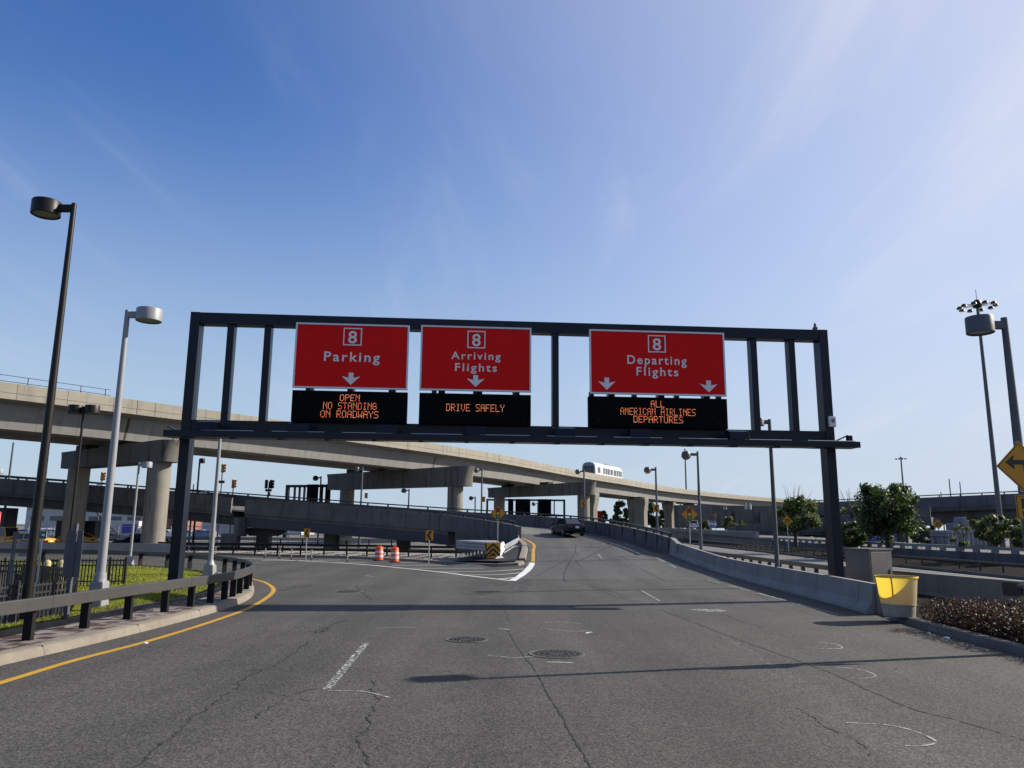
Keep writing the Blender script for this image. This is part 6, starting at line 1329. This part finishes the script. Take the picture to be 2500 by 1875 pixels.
tree_at(1937,1206,75,104,.6,'leafy tree left of the right gantry leg', [L_[1],LP_[0],L_[0]], 6500, .13, crown=.85, trunk=.18, seed=5, bare=14, clumps=30)
tree_at(2080,1212,78,70,.6,'sparse half bare tree between gantry leg and big tree', [L_[1],L_[0]], 900, .16, crown=.9, trunk=.12, seed=6, bare=26, clumps=16)
tree_at(2080,1275,66,62,.6,'low bushy tree just right of the gantry leg foot', [L_[0],L_[1],LP_[1]], 3200, .14, crown=.95, trunk=.1, seed=7, base=.1)
tree_at(2252,1278,92,66,.6,'rounded dark bush below the right overpass', L_, 2600, .18, crown=.95, trunk=.12, seed=8, base=.1)
tree_at(2425,1254,50,120,.6,'pale green spreading small tree at right before the near lamp', LP_, 5200, .13, crown=.62, trunk=.09, seed=9, clumps=34, base=.3)
tree_at(2495,1268,47,80,.6,'pale green small tree cut by the right picture edge', LP_, 2600, .13, crown=.7, trunk=.08, seed=10, clumps=22)
tree_at(2345,1282,52,50,.6,'thin bare stemmed sapling before the pale housing', LP_, 420, .11, crown=.8, trunk=.06, seed=11, clumps=10, bare=10)
tree_at(1516,1222,195,52,0,'conical tree just left of the wide wall pier', [LP_[0],L_[1],LP_[2]], 5200, .30, crown=.95, trunk=.3, seed=12, base=.1, clumps=34)
tree_at(1480,1248,192,40,0,'shorter round tree right of the red far sign', [LP_[0],L_[1],LP_[2]], 3600, .30, crown=.95, trunk=.3, seed=13, base=.1)
tree_at(1600,1225,215,62,0,'leafy tree between the wide pier and the chevron lamp', [LP_[0],L_[1],LP_[2]], 5600, .30, crown=.95, trunk=.3, seed=14, base=.1, clumps=34)
tree_at(1655,1228,235,46,0,'dark tree seen between two flared piers', [LP_[0],L_[1],LP_[2]], 4200, .30, crown=.95, trunk=.3, seed=15, base=.1)
tree_at(1705,1236,240,60,0,'tree behind the signal ahead diamond', [LP_[0],L_[1],LP_[2]], 4200, .30, crown=.95, trunk=.3, seed=16, base=.1)
tree_at(1790,1262,170,56,1,'low shrubby tree on the mid level road beneath the viaduct', LP_, 1800, .3, crown=1.0, trunk=.15, seed=17, base=.1)
tree_at(1725,1266,175,26,1,'small bush beside the dome headed lamp', LP_, 900, .28, crown=1.0, trunk=.12, seed=18, base=.1)
tree_at(1958,1290,118,70,0,'dark bush beneath the overpass left of the gantry leg', L_, 2000, .24, crown=1.0, trunk=.12, seed=19, base=.1)
tree_at(2015,1292,112,60,0,'dark bush beneath the overpass behind the gantry leg', L_, 1800, .24, crown=1.0, trunk=.12, seed=20, base=.1)
for i, (px, py, wpx) in enumerate(((150,1262,44),(205,1258,60),(262,1260,58),(318,1264,52),(360,1262,50),(128,1268,34),(420,1270,40))):
    tree_at(px, py, 232+i*3, wpx, 0, ('olive green tree on the far skyline, behind the small white lamp','widest olive tree on the far skyline behind the viaduct column','olive tree on the far skyline left of the white truck','olive tree on the far skyline above the white truck','olive tree on the skyline just left of the nearest column','smallest olive tree on the far skyline, leftmost','far skyline tree right behind the left gantry leg')[i], LP_ if i%2 else [L_[1],LP_[0]], 1300, .5, crown=.95, trunk=.3, seed=30+i, base=.1, group='trees on the left skyline')
